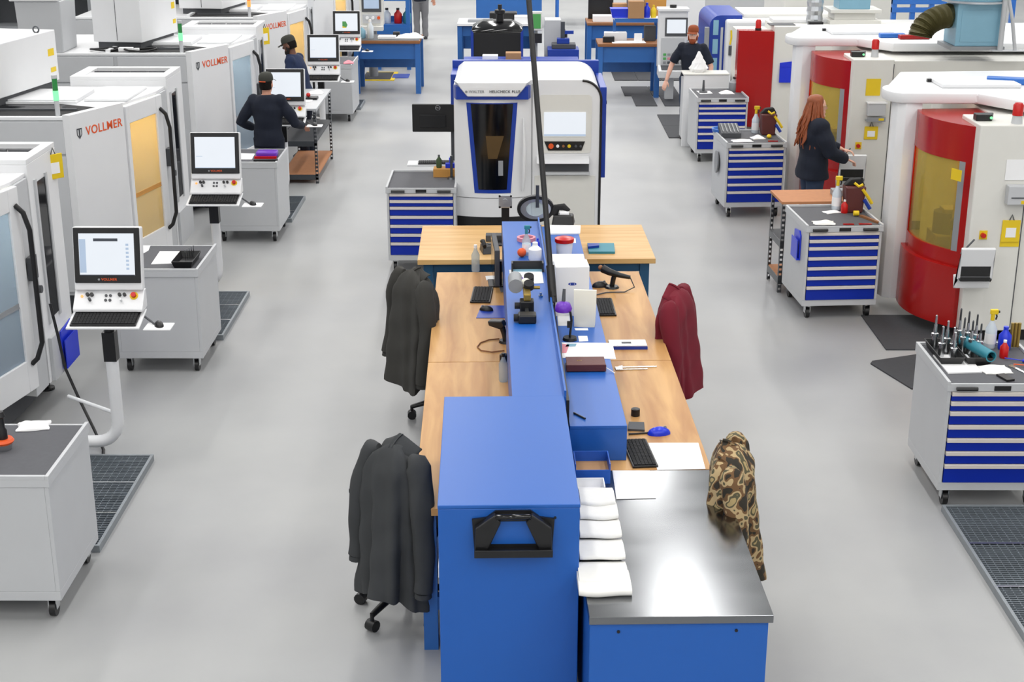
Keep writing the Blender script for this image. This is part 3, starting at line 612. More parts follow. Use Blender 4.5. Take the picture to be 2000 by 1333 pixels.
zt0, zb0 = 1.78, .83
lo = lambda z: .13 + (1 - (z - zb0) / (zt0 - zb0)) * .08; hi = lambda z: .66 - (1 - (z - zb0) / (zt0 - zb0)) * .07
zs = [zb0 + (zt0 - zb0) * k / 8 for k in range(9)]
strip_on(lambda z: lo(z), lambda z: hi(z), zs, .004, 'window_frame', 'deepblue', dr)
strip_on(lambda z: lo(z) + .045, lambda z: hi(z) - .045, [zb0 + .04 + (zt0 - zb0 - .05) * k / 8 for k in range(9)], .009, 'window_glass', 'blackgloss', dr)
mat('bronze', '#5a4526', .4, .3); strip_on(lambda z: .33 + (1.44 - z) * .1, lambda z: .52 - (1.44 - z) * .3, [1.2, 1.26, 1.32, 1.38, 1.44], .011, 'inner_fixture', 'bronze', dr)
strip_on(lambda z: .46, lambda z: .51, [1.02, 1.06, 1.14, 1.18], .012, 'inner_lamp', 'midgrey', dr)
part('grip', MB().tube([(.715, .03, .85), (.725, -.005, 1.0), (.73, -.01, 1.3), (.72, .02, 1.62)], [.012, .02, .02, .008], 8), 'white', dr, smooth=60)
hdp = MB().loft([[(x0, y0, z) for x0, y0 in ((a, .12), (b, .12), (b - .04 * k, -.04 * k), (a + .04 * k, -.04 * k))] for a, b, z, k in ((.0, LW, Hh - .004, 1.), (.03, LW - .03, Hh - .06, 1.15), (.10, LW - .10, Hh - .145, 1.2))])
hd_ = part('header', hdp, 'white', wm, bevel=.006)
part('header_shadow', MB().prism([(.0, .12), (LW, .12), (LW - .03, -.02), (.03, -.02)], 1.82, Hh - .05), 'deepblue', wm)  # blue underside block, its dark tone doubling as the header's shadow
sl = (PI / 2, 0, 0)
text('lettering', 'WALTER', .038, 'midgrey', hd_, (.24, -.052, Hh - .095), sl); text('lettering', 'HELICHECK PLUS', .038, 'darkgrey', hd_, (.53, -.052, Hh - .095), sl)
part('emblem', MB().cyl((.135, -.05, Hh - .095), (.135, -.054, Hh - .095), .013, n=10), 'midgrey', hd_)
# control side
RX = LW + .02
part('control_panel', MB().prism(rrect(RX + .06, Wd - .10, 1.24, 1.85, .04), .092, .102, 'y'), 'cream', wm)
part('screen', MB().box(RX + .115, Wd - .16, .078, .092, 1.42, 1.67), 'screen', wm, bevel=.003)
part('screen_bar', MB().box(RX + .115, Wd - .16, .0765, .078, 1.425, 1.442), 'screenblue', wm)
bs = part('button_strip', MB().prism([(RX + .12, 1.365), (Wd - .165, 1.365), (Wd - .20, 1.27), (RX + .16, 1.27)], .082, .092, 'y'), 'black', wm)
for x, m, r_ in ((.19, 'orange', .028), (.26, 'paper', .016), (.32, 'oak', .014), (.38, 'yellow', .018), (.45, 'darkgrey', .014), (.50, 'darkgrey', .014)):
    part('button', MB().cyl((RX + x, .082, 1.318), (RX + x, .066, 1.318), r_, n=12), m, bs, smooth=40)
part('ledge', MB().prism([(.10, 1.21), (.02, 1.18), (.0, 1.145), (.10, 1.145)], RX + .04, Wd - .12, 'x'), 'white', wm, bevel=.004)
part('keyboard_slot', MB().box(RX + .08, Wd - .12, .085, .102, 1.045, 1.14), 'darkgrey', wm)
part('tray_edge', MB().box(RX + .08, Wd - .11, .04, .102, 1.02, 1.045), 'grey', wm)
part('lower_door', MB().box(RX + .02, Wd - .05, .093, .102, .22, 1.0), 'cream', wm, bevel=.003)
part('door_seam', MB().box(RX - .012, RX - .006, .094, .102, .2, 1.96), 'darkgrey', wm)
part('side_panel', MB().box(Wd + .002, Wd + .07, .40, 1.4, .91, 1.88), 'deepblue', wm, bevel=.006)
part('side_panel', MB().box(-.07, -.002, .95, 1.45, 1.6, 1.93), 'deepblue', wm, bevel=.006)
part('rear_panel', MB().box(-.07, Wd + .04, 1.452, 1.53, .2, Hh + .01), 'deepblue', wm, bevel=.006)
part('side_knob', MB().cyl((Wd + .07, 1.0, 1.62), (Wd + .11, 1.0, 1.62), .02), 'black', wm)

# black monitor on an arm with keyboard shelf, left of the measuring machine
t = thing('monitor', 'black widescreen monitor seen from behind beside the measuring machine', 'monitor', (-.92, 16.3, 0), 0)
Ym = 0
m0 = Q(806, 257, 16.3); m1 = Q(905, 203, 16.3)
part('back', MB().box(m0.x + .92, m1.x + .92 + .02, -.03, .02, m0.z, m1.z), 'black', t, bevel=.008)
mc = Q(855, 211, 16.26)
part('bump', MB().box(-.18, .12, -.05, -.03, m0.z + .05, m0.z + .2), 'blackmat', t, bevel=.01)
part('emblem', MB().tube([(mc.x + .92 + .026 * math.cos(a), -.033, mc.z + .026 * math.sin(a)) for a in [2 * PI * k / 16 for k in range(17)]], .004, 6), 'chrome', t)
text('lettering', 'DELL', .018, 'chrome', t, (mc.x + .92, -.034, mc.z), (PI / 2, 0, 0))
part('stand', MB().box(.17, .22, .02, .06, 0, m0.z + .12).box(.04, .25, -.1, .2, 0, .02), 'darkgrey', t)
part('shelf', MB().box(-.32, .22, -.22, .02, .86, .88), 'white', t, bevel=.003)
keyboard('black keyboard on the small white shelf under the rear-facing monitor', (-.92, 16.18, .88), .05, .4, .15)

# ---------------------------------------------------------------- right row: red machines
def red_machine(label, loc, group, lamp=True):
    t = thing('grinding_machine', label, 'machine', loc, 0, group)
    R0 = 3.2; ph = (-.34, 1.02)          # far post position in plan
    # near wall with control cabinet
    part('control_cabinet', MB().box(0, .46, 0, .55, .12, 2.0), 'cream', t, bevel=.01)
    part('wall_panel', MB().box(.465, R0, .03, .2, .12, 1.98), 'cream', t, bevel=.006)
    part('housing', MB().box(.3, R0, .2, 2.6, .12, 1.98), 'cream', t)
    part('plinth', MB().box(.1, R0, .1, 2.5, 0, .12), 'blackmat', t)
    # door: curved between control cabinet and post
    a, b = Vector((.0, .12)), Vector((ph[0] + .06, ph[1]))
    N = 12
    def cur(s, off=0.):
        p = a.lerp(b, s); d = (b - a).normalized(); nrm = Vector((-d.y, d.x))
        if nrm.x > 0: nrm = -nrm
        return p + nrm * (.13 * max(0., math.sin(PI * s)) ** .9 + off)
    def curved(z0f, z1f, s0, s1, off, th, nm, m, par, nz=1):
        v = []; f = []; n = N
        ss = [s0 + (s1 - s0) * i / n for i in range(n + 1)]
        for o_ in (off, off - th):
            for j in range(nz + 1):
                for s in ss:
                    p = cur(s, o_); z = z0f(s) + (z1f(s) - z0f(s)) * j / nz; v.append((p.x, p.y, z))
        n1 = n + 1; k = n1 * (nz + 1)
        for j in range(nz):
            for i in range(n): f += [(j * n1 + i, j * n1 + i + 1, (j + 1) * n1 + i + 1, (j + 1) * n1 + i), tuple(k + q for q in ((j + 1) * n1 + i, (j + 1) * n1 + i + 1, j * n1 + i + 1, j * n1 + i))]
        for i in range(n):
            f += [(i, k + i, k + i + 1, i + 1), (nz * n1 + i, nz * n1 + i + 1, k + nz * n1 + i + 1, k + nz * n1 + i)]
        for i in (0, n):
            for j in range(nz): f.append((j * n1 + i, (j + 1) * n1 + i, k + (j + 1) * n1 + i, k + j * n1 + i))
        return part(nm, MB().add(v, f), m, par, smooth=35)
    K = lambda z: (lambda s: z)
    dr = curved(K(1.64), K(1.94), 0, 1, .0, .04, 'door', 'red', t)
    curved(K(.66), K(.82), 0, 1, .0, .04, 'lower_rail', 'red', dr)
    curved(K(.82), K(1.64), .92, 1, .0, .04, 'stile', 'red', dr); curved(K(.82), K(1.64), 0, .06, .0, .04, 'stile', 'red', dr)
    curved(K(.82), K(1.64), .06, .12, .0, .03, 'metal_strip', 'midgrey', dr)
    curved(K(.82), K(1.64), .12, .92, -.015, .006, 'pane', 'olivepane', dr)
    curved(K(.12), K(.68), -.02, 1.0, .05, .05, 'skirt', 'red', t)
    cap = [tuple(cur(i / N)) for i in range(N + 1)] + [(.3, ph[1] + .05), (.3, .1)]
    part('door_cap', MB().prism(cap, 1.94, 1.965), 'red', t)
    # working chamber behind the pane
    part('chamber_wall', MB().box(.22, .28, .3, 1.05, .2, 1.93), 'ivory', t); part('chamber_floor', MB().prism(cap, .56, .64), 'darkgrey', t)
    part('headstock', MB().box(.0, .2, .34, .52, .72, 1.06), 'yellow', t, bevel=.01); part('work_lamp', MB().box(-.1, .15, .3, .9, 1.88, 1.90), 'worklamp2', t)
    part('base_casting', MB().box(-.12, .16, .55, .9, .64, .86).box(-.05, .1, .62, .8, .86, 1.1), 'midgrey', t, bevel=.01)
    part('wheel_cover', MB().cyl((.0, .40, 1.02), (.0, .36, 1.02), .07).cyl((.0, .72, .8), (.0, .72, 1.06), .12), 'black', t, smooth=40)
    # far post with rounded outer corner and roof with rounded end
    px, py = ph
    part('post', MB().prism([(px + .1, py - .02), (px + .1, py + .25), (px - .12, py + .25), (px - .14, py + .12), (px - .12, py + .02), (px - .05, py - .03)], .12, 2.08), 'white', t, smooth=40, bevel=.006)
    part('roof', MB().prism([(px + .02, py - .05), (.25, py - .06), (.38, .75), (.55, .5), (R0, .5), (R0, 2.55), (px + .2, 2.3)] + [(px - .05 + .17 * math.cos(q), py + .22 + .27 * math.sin(q)) for q in [PI * (.62 + .8 * k / 8) for k in range(9)]], 2.02, 2.12), 'white', t, bevel=.02, smooth=30)
    part('roof_cover', MB().box(.0, .75, 1.25, 1.75, 2.12, 2.16), 'white', t, bevel=.01)
    for k in range(3): part('latch', MB().box(-.04 + .07 * k, .0 + .07 * k, 1.62 - .17 * k, 1.66 - .17 * k, 2.12, 2.15), 'black', t)
    # sensor on the control cabinet, keyboard pod, slot
    sn = part('sensor', MB().prism([(.02, .2), (.16, .2), (.2, .3), (.02, .3)], 2.0, 2.06), 'black', t, bevel=.008)
    part('status_lamp', MB().cyl((.15, .199, 2.03), (.15, .19, 2.03), .012, n=10), 'greenlamp', sn)
    part('seam', MB().box(.455, .462, -.003, .002, .15, 1.95), 'darkgrey', t)
    pod = part('keyboard_pod', MB().prism([(-.09, .62), (.06, .62), (.02, .50), (-.05, .52), (-.13, .90), (-.10, .91)], -.10, .20, 'x'), 'white', t, bevel=.008, loc=(-.02, -.10, .05))
    part('pod_keys', MB().box(-.08, .18, -.135, -.09, .64, .80), 'black', t, loc=(-.02, -.06, .05)); part('pod_tray', MB().box(-.08, .18, -.15, -.06, .60, .635), 'black', t, loc=(-.02, -.06, .05))
    part('touch_pen', MB().cyl((-.12, -.2, .9), (.0, -.16, 1.02), .008), 'darkgrey', t)
    part('stop_button', MB().cyl((.12, -.001, 1.02), (.12, -.04, 1.02), .022), 'redlamp', t, smooth=40); part('stop_plate', MB().box(.09, .16, -.006, 0, .98, 1.06), 'yellow', t)
    part('foot', MB().box(.3, .42, .1, .22, -.0, .12), 'black', t)
    return t
GR = 'red door grinding machines along the right aisle'
R1 = red_machine('red and white grinding machine nearest the right edge, curved red door', (4.02, 12.5, 0), GR)
R2 = red_machine('red and white grinding machine beside the red-haired person', (3.80, 16.5, 0), GR)
# ---------------------------------------------------------------- right row: more machines and what is on them
# tall red panelled machine behind the second one
Yr = 20.9
t = thing('grinding_machine', 'beige machine with flat red side panel and a blue pocket on it', 'machine', (3.15, Yr, 0), 0)
x1 = Q(1505, 150, Yr).x - 3.15; ztp = Q(1505, 50, Yr).z
part('red_panel', MB().prism([(0, 0), (x1, -.12), (x1, .1), (0, .2)], .42, ztp - .07), 'red', t, bevel=.004)
part('housing', MB().box(x1 + .002, 3.6, -.1, .75, .12, ztp), 'cream', t, bevel=.01)
part('front_lower', MB().box(0.02, x1, .2, .75, .12, ztp - .1), 'cream', t)
part('plinth', MB().box(.1, 3.5, .0, .7, 0, .12), 'blackmat', t)
part('roof_lid', MB().box(x1 + .05, 1.7, .3, .7, ztp, ztp + .05), 'white', t, bevel=.01)
part('roof_glass', MB().box(x1 - .05, .8, .0, .25, ztp, ztp + .01), 'darkgrey', t)
lm = part('signal_lamp', MB().cyl((.28, .05, ztp - .07), (.28, .05, ztp - .04), .045), 'black', t, smooth=40)
part('lens', MB().lathe([(.04, 0), (.04, .09), (.025, .12)], (.28, .05, ztp - .04)), 'redlamp', lm, smooth=40)
part('sensor', MB().box(x1 + .5, x1 + .7, -.02, .1, ztp, ztp + .05), 'black', t)
bp = Q(1540, 140, Yr - .1); bp2 = bp
M = Matrix.Translation((bp.x, Yr - .115, bp.z))
pocket('document_pocket', 'blue pocket leaning on the beige wall beside the red panel', M, .26, .3, 'royal')
tagged_pouch('yellow pouch on the flat red panel above the towel cabinet', (Q(1447, 190, Yr - .02).x, Yr - .03, Q(1447, 189, Yr - .02).z), 0, .13, .16)
# paper, pouches and holder on the near wall of the second red machine
Yw = 16.498
def wall_item(name, label, cat, px0, py0, px1, py1, m, th=.004, Y=Yw):
    a, b = Q(px0, py1, Y), Q(px1, py0, Y)
    return single(name, MB().box(0, b.x - a.x, -th, 0, 0, b.z - a.z), m, label, cat, (a.x, Y, a.z))
wall_item('notice', 'yellow notice on the second red machine under the red lamp', 'notice', 1690, 154, 1721, 187, 'yellow')
a = Q(1708, 235, Yw); t = thing('glove_dispenser', 'clear dispenser box with yellow label on the second red machine', 'dispenser', (a.x, Yw, a.z), 0)
part('box', MB().box(-.1, .1, -.08, 0, .06, .2), 'grey', t, bevel=.006); part('lid', MB().box(-.11, .11, -.09, 0, .2, .215), 'white', t); part('tray', MB().box(-.11, .1, -.1, 0, 0, .012).box(-.11, .1, -.104, -.1, 0, .05), 'midgrey', t)
part('label', MB().box(.02, .08, -.106, -.104, .015, .04), 'yellow', t)
a = Q(1702, 247, Yw); tagged_pouch('yellow pouch on the second red machine below the dispenser', (a.x, Yw, a.z), 0, .155, .15)
a = Q(1711, 138, 16.6); t = thing('signal_lamp', 'small red signal lamp on the second red machine', 'lamp', (a.x, 16.72, 2.0), 0)
part('socket', MB().lathe([(.045, 0), (.035, .09)]), 'grey', t, smooth=40); part('lens', MB().lathe([(.042, .09), (.042, .18), (.03, .20)]), 'redlamp', t, smooth=40)
# near wall of the nearest red machine
Y1 = 12.498
a = Q(1976, 430, Y1); tagged_pouch('yellow pouch near the right edge on the nearest red machine', (a.x, Y1, a.z), 0, .16, .2)
wall_item('notice', 'yellow sheet behind the pouch near the right edge', 'notice', 1952, 458, 1992, 482, 'yellow', .003, Y1)
wall_item('notice', 'white printed sheet on the nearest red machine wall', 'notice', 1962, 312, 2010, 352, 'paper', .003, Y1)
a = Q(1960, 403, Y1); t = thing('glove_dispenser', 'grey dispenser box at the right edge of the photo', 'dispenser', (a.x, Y1, a.z), 0)
part('box', MB().box(0, .26, -.09, 0, .03, .2), 'grey', t, bevel=.008); part('slot', MB().box(.03, .24, -.095, -.09, .09, .1), 'darkgrey', t); part('label', MB().box(.12, .2, -.094, -.09, .04, .07), 'yellow', t)
a = Q(1995, 262, 12.45); t = thing('signal_lamp', 'red signal lamp at the right edge above the white sheet', 'lamp', (a.x, 12.60, 2.0), 0)
part('socket', MB().lathe([(.05, 0), (.04, .07)]), 'grey', t, smooth=40); part('lens', MB().lathe([(.045, .07), (.045, .16), (.03, .18)]), 'redlamp', t, smooth=40)
t = single('notice', MB().prism([(0, 0), (.13, 0), (.13, .1), (0, .1)], -.003, 0, 'y'), 'yellow', 'yellow sheet stuck on the olive window of nearest red machine', 'notice', (3.845, 12.62, 1.50), math.radians(-65))

# mist filter with hose, pipes, racks on the roofs
def cyl_filter(loc):
    t = thing('mist_filter', 'light blue mist filter with round top on the right machine roofs', 'filter', loc, 0)
    part('drum', MB().lathe([(.33, .48), (.36, .52), (.36, .56), (.33, .58), (.33, 1.0)], n=24), 'lightblue', t, smooth=40)
    part('box', MB().box(-.25, .25, -.22, .25, .0, .48), 'lightblue', t, bevel=.01)
    part('panel', MB().box(-.2, .2, -.226, -.22, .05, .4), 'lightblue', t); part('stand', MB().box(-.3, .3, -.25, .3, -.04, 0), 'midgrey', t)
    part('clamp', MB().lathe([(.345, .47), (.37, .475), (.37, .495), (.345, .5)], n=24), 'silver', t, smooth=40)
    return t
f0 = P(1902, 88, 2.16)
cyl_filter((f0.x, f0.y + .1, 2.16))
hp = [Vector((f0.x - .25, f0.y + .2, 2.46))] + [Vector((f0.x - .25 - .38 * math.sin(a), f0.y + .1 - .15 * math.sin(a), 2.46 - .0 + .02 - .22 * (1 - math.cos(a)))) for a in [PI * .5 * k / 8 for k in range(1, 9)]]
pts = [hp[0].lerp(hp[0], 0)]
hb = MB(); path = []
for k in range(49):
    s = k / 48 * 8; i = min(int(s), 7); path.append(hp[i].lerp(hp[i + 1], s - i))
hb.tube(path, [.12 + (.018 if k % 2 else 0) for k in range(49)], 14)
single('flexible_hose', hb, 'olivehose', 'olive ribbed hose bending down from the light blue filter', 'hose', smooth=20)
q0 = Q(1946, 108, f0.y - .1)
t = thing('pipe_stand', 'grey steel pipe stand beside the light blue filter', 'pipe', (q0.x, f0.y - .2, 2.12), 0)
part('pipe', MB().tube([(0, 0, 0), (0, 0, .5), (.01, 0, 1.3)], .03, 10), 'grey', t, smooth=50); part('pipe', MB().tube([(.17, 0, 0), (.10, 0, .35), (.03, 0, .6)], .02, 10), 'grey', t, smooth=50)
part('base', MB().box(-.1, .3, -.06, .06, -.0, .01), 'grey', t)
for (px, nm, lab) in ((1965, 'rack_post', 'blue upright rack post behind the filter, left of two'), (1985, 'rack_post', 'blue upright rack post behind the filter, right of two')):
    a = P(px, 90, 2.0); bb = MB().box(-.03, .03, -.03, .03, 0, 3.2)
    single(nm, bb, 'rackblue', lab, 'post', (6.84 if px > 1970 else 6.66, 19.6 if px > 1970 else 19.9, 0))
# blue stillage rack
a = P(1745, 48, 1.9)
t = thing('steel_rack', 'blue steel rack of square openings at the top right', 'rack', (5.6, 22.1, 0), 0)
for k in range(4): part('upright', MB().box(k * .28, k * .28 + .07, 0, .07, 1.0, 2.2), 'rackblue', t)
for z in (1.0, 1.4, 1.91, 2.03): part('beam', MB().box(0, .91, -.01, .08, z, z + .07), 'rackblue', t)
for x in (0.0, .84):
    for y in (0, .6): part('leg', MB().box(x, x + .07, y + .08, y + .15, 0, 1.1), 'rackblue', t)
part('deck', MB().box(0, .91, .08, .75, 1.46, 1.5), 'rackblue', t)
single('plastic_crate', MB().box(0, .4, 0, .3, 0, .02).box(0, .4, 0, .02, .02, .16).box(0, .4, .28, .3, .02, .16).box(0, .02, .02, .28, .02, .16).box(.38, .4, .02, .28, .02, .16), 'teal', 'teal crate on the blue steel rack', 'crate', (5.9, 22.3, 1.5))
single('plastic_crate', MB().box(0, .7, 0, .4, 0, .02).box(0, .7, 0, .02, .02, .22).box(0, .7, .38, .4, .02, .22).box(0, .02, .02, .38, .02, .22).box(.68, .7, .02, .38, .02, .22), 'paper', 'white crate standing on top of the blue steel rack', 'crate', (5.7, 22.1, 2.25))
# silver duct and blue unit on the third machine roof
a = P(1620, 42, 2.0)
single('duct', MB().lathe([(.11 + (.012 if k % 2 else 0), k * .06) for k in range(14)], n=14), 'silver', 'crinkled silver duct rising from the third machine roof', 'duct', (a.x, 21.2, ztp), smooth=20)
a = P(1700, 44, 2.0)
t = thing('filter_unit', 'small light blue filter unit on a beige base at the top edge', 'filter', (a.x, 21.25, ztp), 0)
part('base', MB().box(-.35, .38, -.25, .3, 0, .06).box(-.28, .3, -.2, .25, .06, .16).box(-.35, .38, -.25, .3, .16, .21), 'cream', t, bevel=.006); part('body', MB().box(-.22, .22, -.2, .2, .21, .6), 'lightblue', t, bevel=.008)
# hand tools hung on white cabinet, big white/blue machine behind
Yb = 25.2
bx0 = Q(1385, 80, Yb).x
t = thing('milling_machine', 'white and blue machine with rounded blue top behind the red-capped worker', 'machine', (bx0, Yb, 0), 0)
zt_ = Q(1400, 30, Yb).z
part('blue_shell', MB().prism([(.0, 0.1)] + [(.0, zt_ - .18)] + arc((.18, zt_ - .18), .18, PI, PI / 2, 5) + [(.55, zt_), (.55, .1)], 0, 1.6, 'y'), 'deepblue', t, smooth=40)
part('white_shell', MB().box(.26, 2.4, -.25, 1.6, .1, zt_ - .06), 'white', t, bevel=.04)
part('plinth', MB().box(.05, 2.3, .05, 1.5, 0, .1), 'blackmat', t)
part('blue_stripe', MB().box(.19, .23, -.012, 0, .3, zt_ - .2), 'grey', t)
part('side_post', MB().box(-.08, -.01, -.05, .05, 0, zt_ - .2), 'midgrey', t)
for k in range(3): part('window', MB().box(.06, .15, -.012, 0, .55 + k * .32, .8 + k * .32), 'lightblue', t)
part('roof_lid', MB().box(.6, 2.2, .2, 1.3, zt_ - .06, zt_), 'cream', t, bevel=.01)
for px, py, lab in ((1427, 85, 'yellow handled tool hanging on the white machine wall, left of two'), (1437, 90, 'yellow handled tool hanging on the white machine wall, right of two')):
    a = Q(px, py, Yb - .27); h = thing('hand_tool', lab, 'tool', (a.x, Yb - .27, a.z), 0, 'hanging tools')
    part('handle', MB().tube([(0, 0, .22), (.01, 0, .1), (-.01, 0, -.02)], .015, 6), 'yellow', h, smooth=50); part('blade', MB().box(-.03, .03, -.01, .01, -.2, -.04), 'darkgrey', h)
# control pedestal of the worker with red cap
Yk = 25.6; a0 = Q(1285, 105, Yk); a1 = Q(1344, 22, Yk)
t = thing('control_pedestal', 'white machine control with screen and keypad behind the red-capped worker', 'control console', (a0.x, Yk, 0), 0)
W_ = a1.x - a0.x
part('head', MB().box(0, W_, 0, .25, a0.z - .25, a1.z), 'white', t, bevel=.015)
part('crown', MB().box(-.02, W_ + .02, -.06, .3, a1.z, a1.z + .05), 'white', t, bevel=.01)
s0_, s1_ = Q(1302, 65, Yk), Q(1340, 38, Yk)
part('bezel', MB().box(s0_.x - a0.x - .03, s1_.x - a0.x + .03, -.012, 0, s0_.z - .05, s1_.z + .03), 'darkgrey', t); part('screen', MB().box(s0_.x - a0.x, s1_.x - a0.x, -.016, -.012, s0_.z, s1_.z), 'screen', t)
kp = part('keypad', MB().box(.05, W_ - .05, -.03, -.0, a0.z - .2, s0_.z - .08), 'grey', t)
for i in range(5):
    for j in range(3): part('key', MB().box(.09 + i * .075, .14 + i * .075, -.04, -.03, a0.z - .17 + j * .07, a0.z - .13 + j * .07), ('midgrey', 'pink', 'darkgrey', 'screengreen', 'redlamp')[(i * 2 + j * 3) % 4 if (i, j) != (0, 2) else 3], kp)
part('shelf', MB().prism([(-.25, .55), (0, .62), (.1, .62), (.1, .45), (-.2, .42)], .0, W_, 'x'), 'white', t, bevel=.01); part('shelf_pad', MB().prism([(-.22, .562), (-.02, .617), (-.02, .622), (-.22, .567)], .05, W_ - .05, 'x'), 'darkgrey', t)
part('column', MB().box(W_ * .3, W_ * .6, .05, .2, 0, a0.z - .25), 'grey', t)
part('antenna', MB().lathe([(.06, 0), (.06, .05)], (W_ * .5, .1, a1.z + .05)), 'black', t)
# white stand and grey cabinet in front of that worker
a = P(1345, 287, 0); 
t = thing('white_stand', 'plain white stand with crumpled tissue on top before the red-capped worker', 'stand', (a.x, a.y, 0), 0)
part('panel', MB().box(-.11, .55, .0, .06, 0.0, 1.07), 'white', t, bevel=.004); part('rear_box', MB().box(-.11, .5, .062, .36, 0.12, 1.0), 'grey', t); part('top', MB().box(-.12, .56, -.01, .36, 1.07, 1.09), 'cream', t, bevel=.004)
part('caster', MB().cyl((-.06, .28, .06), (-.02, .28, .06), .06), 'grey', t, smooth=40); part('caster', MB().cyl((.4, .28, .06), (.44, .28, .06), .06), 'grey', t, smooth=40)
STAND = a
def crumple(name, label, cat, loc, w, d, h, m='paper', rz=0., seed=0, group=None):
    rnd = random.Random(seed); ph = [rnd.uniform(0, 6) for _ in range(6)]
    fn = lambda u, v: ((u - .5) * w * (1 + .06 * math.sin(9 * v + ph[0])), (v - .5) * d * (1 + .06 * math.sin(8 * u + ph[1])), .008 + h * (.5 + .25 * math.sin(7 * u + ph[2]) * math.cos(6 * v + ph[3]) + .25 * math.sin(11 * v + ph[4])) * (math.sin(PI * u) * math.sin(PI * v)) ** .6 if 0 < u < 1 and 0 < v < 1 else .008)
    return single(name, MB().sheet(fn, 12, 12, .006), m, label, cat, loc, rz, group, smooth=60)
tm = MB().loft([[(r_ * math.cos(q + s) * (1 + .25 * math.sin(3 * q + s * 5)), r_ * math.sin(q + s), z) for q in [2 * PI * k / 12 for k in range(12)]] for r_, z, s in ((.10, 0, 0), (.13, .05, .2), (.09, .14, .5), (.05, .22, .9), (.015, .3, 1.2))])
single('tissue', tm, 'paper', 'white crumpled tissue standing on the white stand', 'tissue', (a.x + .12, a.y + .2, 1.09), 0)

# ---------------------------------------------------------------- floor gratings and mats
def grating(name, label, x0, x1, y0, y1, nsec, group):
    t = thing(name, label, 'grating', (x0, y0, 0), 0, group); w, d = x1 - x0, y1 - y0; h = .05
    part('frame', MB().box(0, .02, 0, d, 0, h).box(w - .02, w, 0, d, 0, h).box(.02, w - .02, 0, .02, 0, h).box(.02, w - .02, d - .02, d, 0, h), 'galv', t)
    for k in range(1, nsec): part('divider', MB().box(.02, w - .02, d * k / nsec - .008, d * k / nsec + .008, 0, h), 'chrome', t)
    b = MB(); n = int(d / .026)
    for k in range(1, n): b.box(.02, w - .02, k * d / n - .003, k * d / n + .003, .012, h - .004)
    for k in range(1, int(w / .05)): b.box(k * .05 - .003, k * .05 + .003, .02, d - .02, .018, h - .008)
    part('bars', b, 'galvbar', t, kind='stuff'); part('sump', MB().box(.02, w - .02, .02, d - .02, 0, .006), 'blackmat', t)
    return t
GG = 'steel floor gratings'
grating('floor_grating', 'steel floor grating by the nearest grey cabinet on the left', -3.6, -2.68, 8.36, 9.83, 3, GG)
grating('floor_grating', 'steel floor grating beside the second grey cabinet', -3.6, -2.69, 12.56, 13.94, 3, GG)
grating('floor_grating', 'steel floor grating beside the cabinet with the purple cloth', -3.6, -2.70, 16.9, 18.08, 3, GG)
grating('floor_grating', 'farthest steel floor grating on the left aisle', -3.6, -2.66, 24.6, 25.38, 3, GG)
grating('floor_grating', 'large steel floor grating at the bottom right corner', 2.9, 4.1, 6.7, 8.99, 4, GG)
def mat_tiles(name, label, cx, tiles, group):
    t = thing(name, label, 'floor mat', (cx[0], cx[1], 0), 0, group)
    for (x0, x1, y0, y1) in tiles: part('tile', MB().box(x0, x1, y0, y1, 0, .014), 'rubber', t, bevel=.004)
    return t
mat('matblack', '#3a3b3f', .85, var=.15, scale=30); 
def dmat(label, px, py, w, d, nx, ny, skew=0.):
    p = P(px, py, 0); t = thing('floor_mat', label, 'floor mat', (p.x, p.y - d, 0), 0, 'dark rubber mats')
    for i in range(nx):
        for j in range(ny): part('tile', MB().box(i * w / nx + .004 + skew * (ny - 1 - j), (i + 1) * w / nx - .004, j * d / ny + .004, (j + 1) * d / ny - .004, 0, .014), 'matblack', t, bevel=.003)
dmat('dark mat under the right far bench, nearest the pedestal', 1188, 128, 1.35, 2.0, 3, 2)
dmat('dark mat between the pedestal and the white stand', 1212, 170, 1.0, 2.1, 2, 2, .12)
dmat('dark mat just left of the white stand', 1283, 225, .4, 2.0, 1, 2)
p = P(1700, 712, 0)
single('floor_mat', MB().prism([(0, 0), (.03, .06), (.5, .25), (.9, .2), (.9, -.7), (.2, -.62)], 0, .012), 'matblack', 'dark rubber mat corner behind the nearest right cabinet', 'floor mat', (p.x, p.y, 0), 0, 'dark rubber mats')
p = P(1395, 317, 0)
single('floor_mat', MB().box(0, .6, -.8, .25, 0, .012), 'matblack', 'dark mat glimpsed left of the cabinet with white towels', 'floor mat', (p.x, p.y, 0), 0, 'dark rubber mats')
single('floor_mat', MB().box(0, .9, 0, 1.0, 0, .012), 'matblack', 'dark mat under the nearest red machine door', 'floor mat', (3.32, 12.3, 0), 0, 'dark rubber mats')
# yellow edged mat and bin under the far left bench
p = P(706, 158, 0)
t = thing('floor_mat', 'black mat with yellow border under the far left blue bench', 'floor mat', (p.x, p.y, 0), 0)
part('border', MB().box(0, .62, 0, 1.1, 0, .01), 'yellow', t); part('pad', MB().box(.0, .54, .1, 1.0, .01, .016), 'matblack', t)
p = P(765, 153, 0); single('floor_mat', MB().box(0, .32, 0, .5, 0, .012), 'deepblue', 'blue mat beside the yellow bordered mat', 'floor mat', (p.x, p.y, 0))
p = P(705, 158, 0)
single('waste_bin', MB().frustum((-.13, .13, -.13, .13), (-.17, .17, -.17, .17), 0, .42), 'black', 'black waste bin under the far left blue bench', 'bin', (p.x - .1, p.y + .25, 0), bevel=.01)

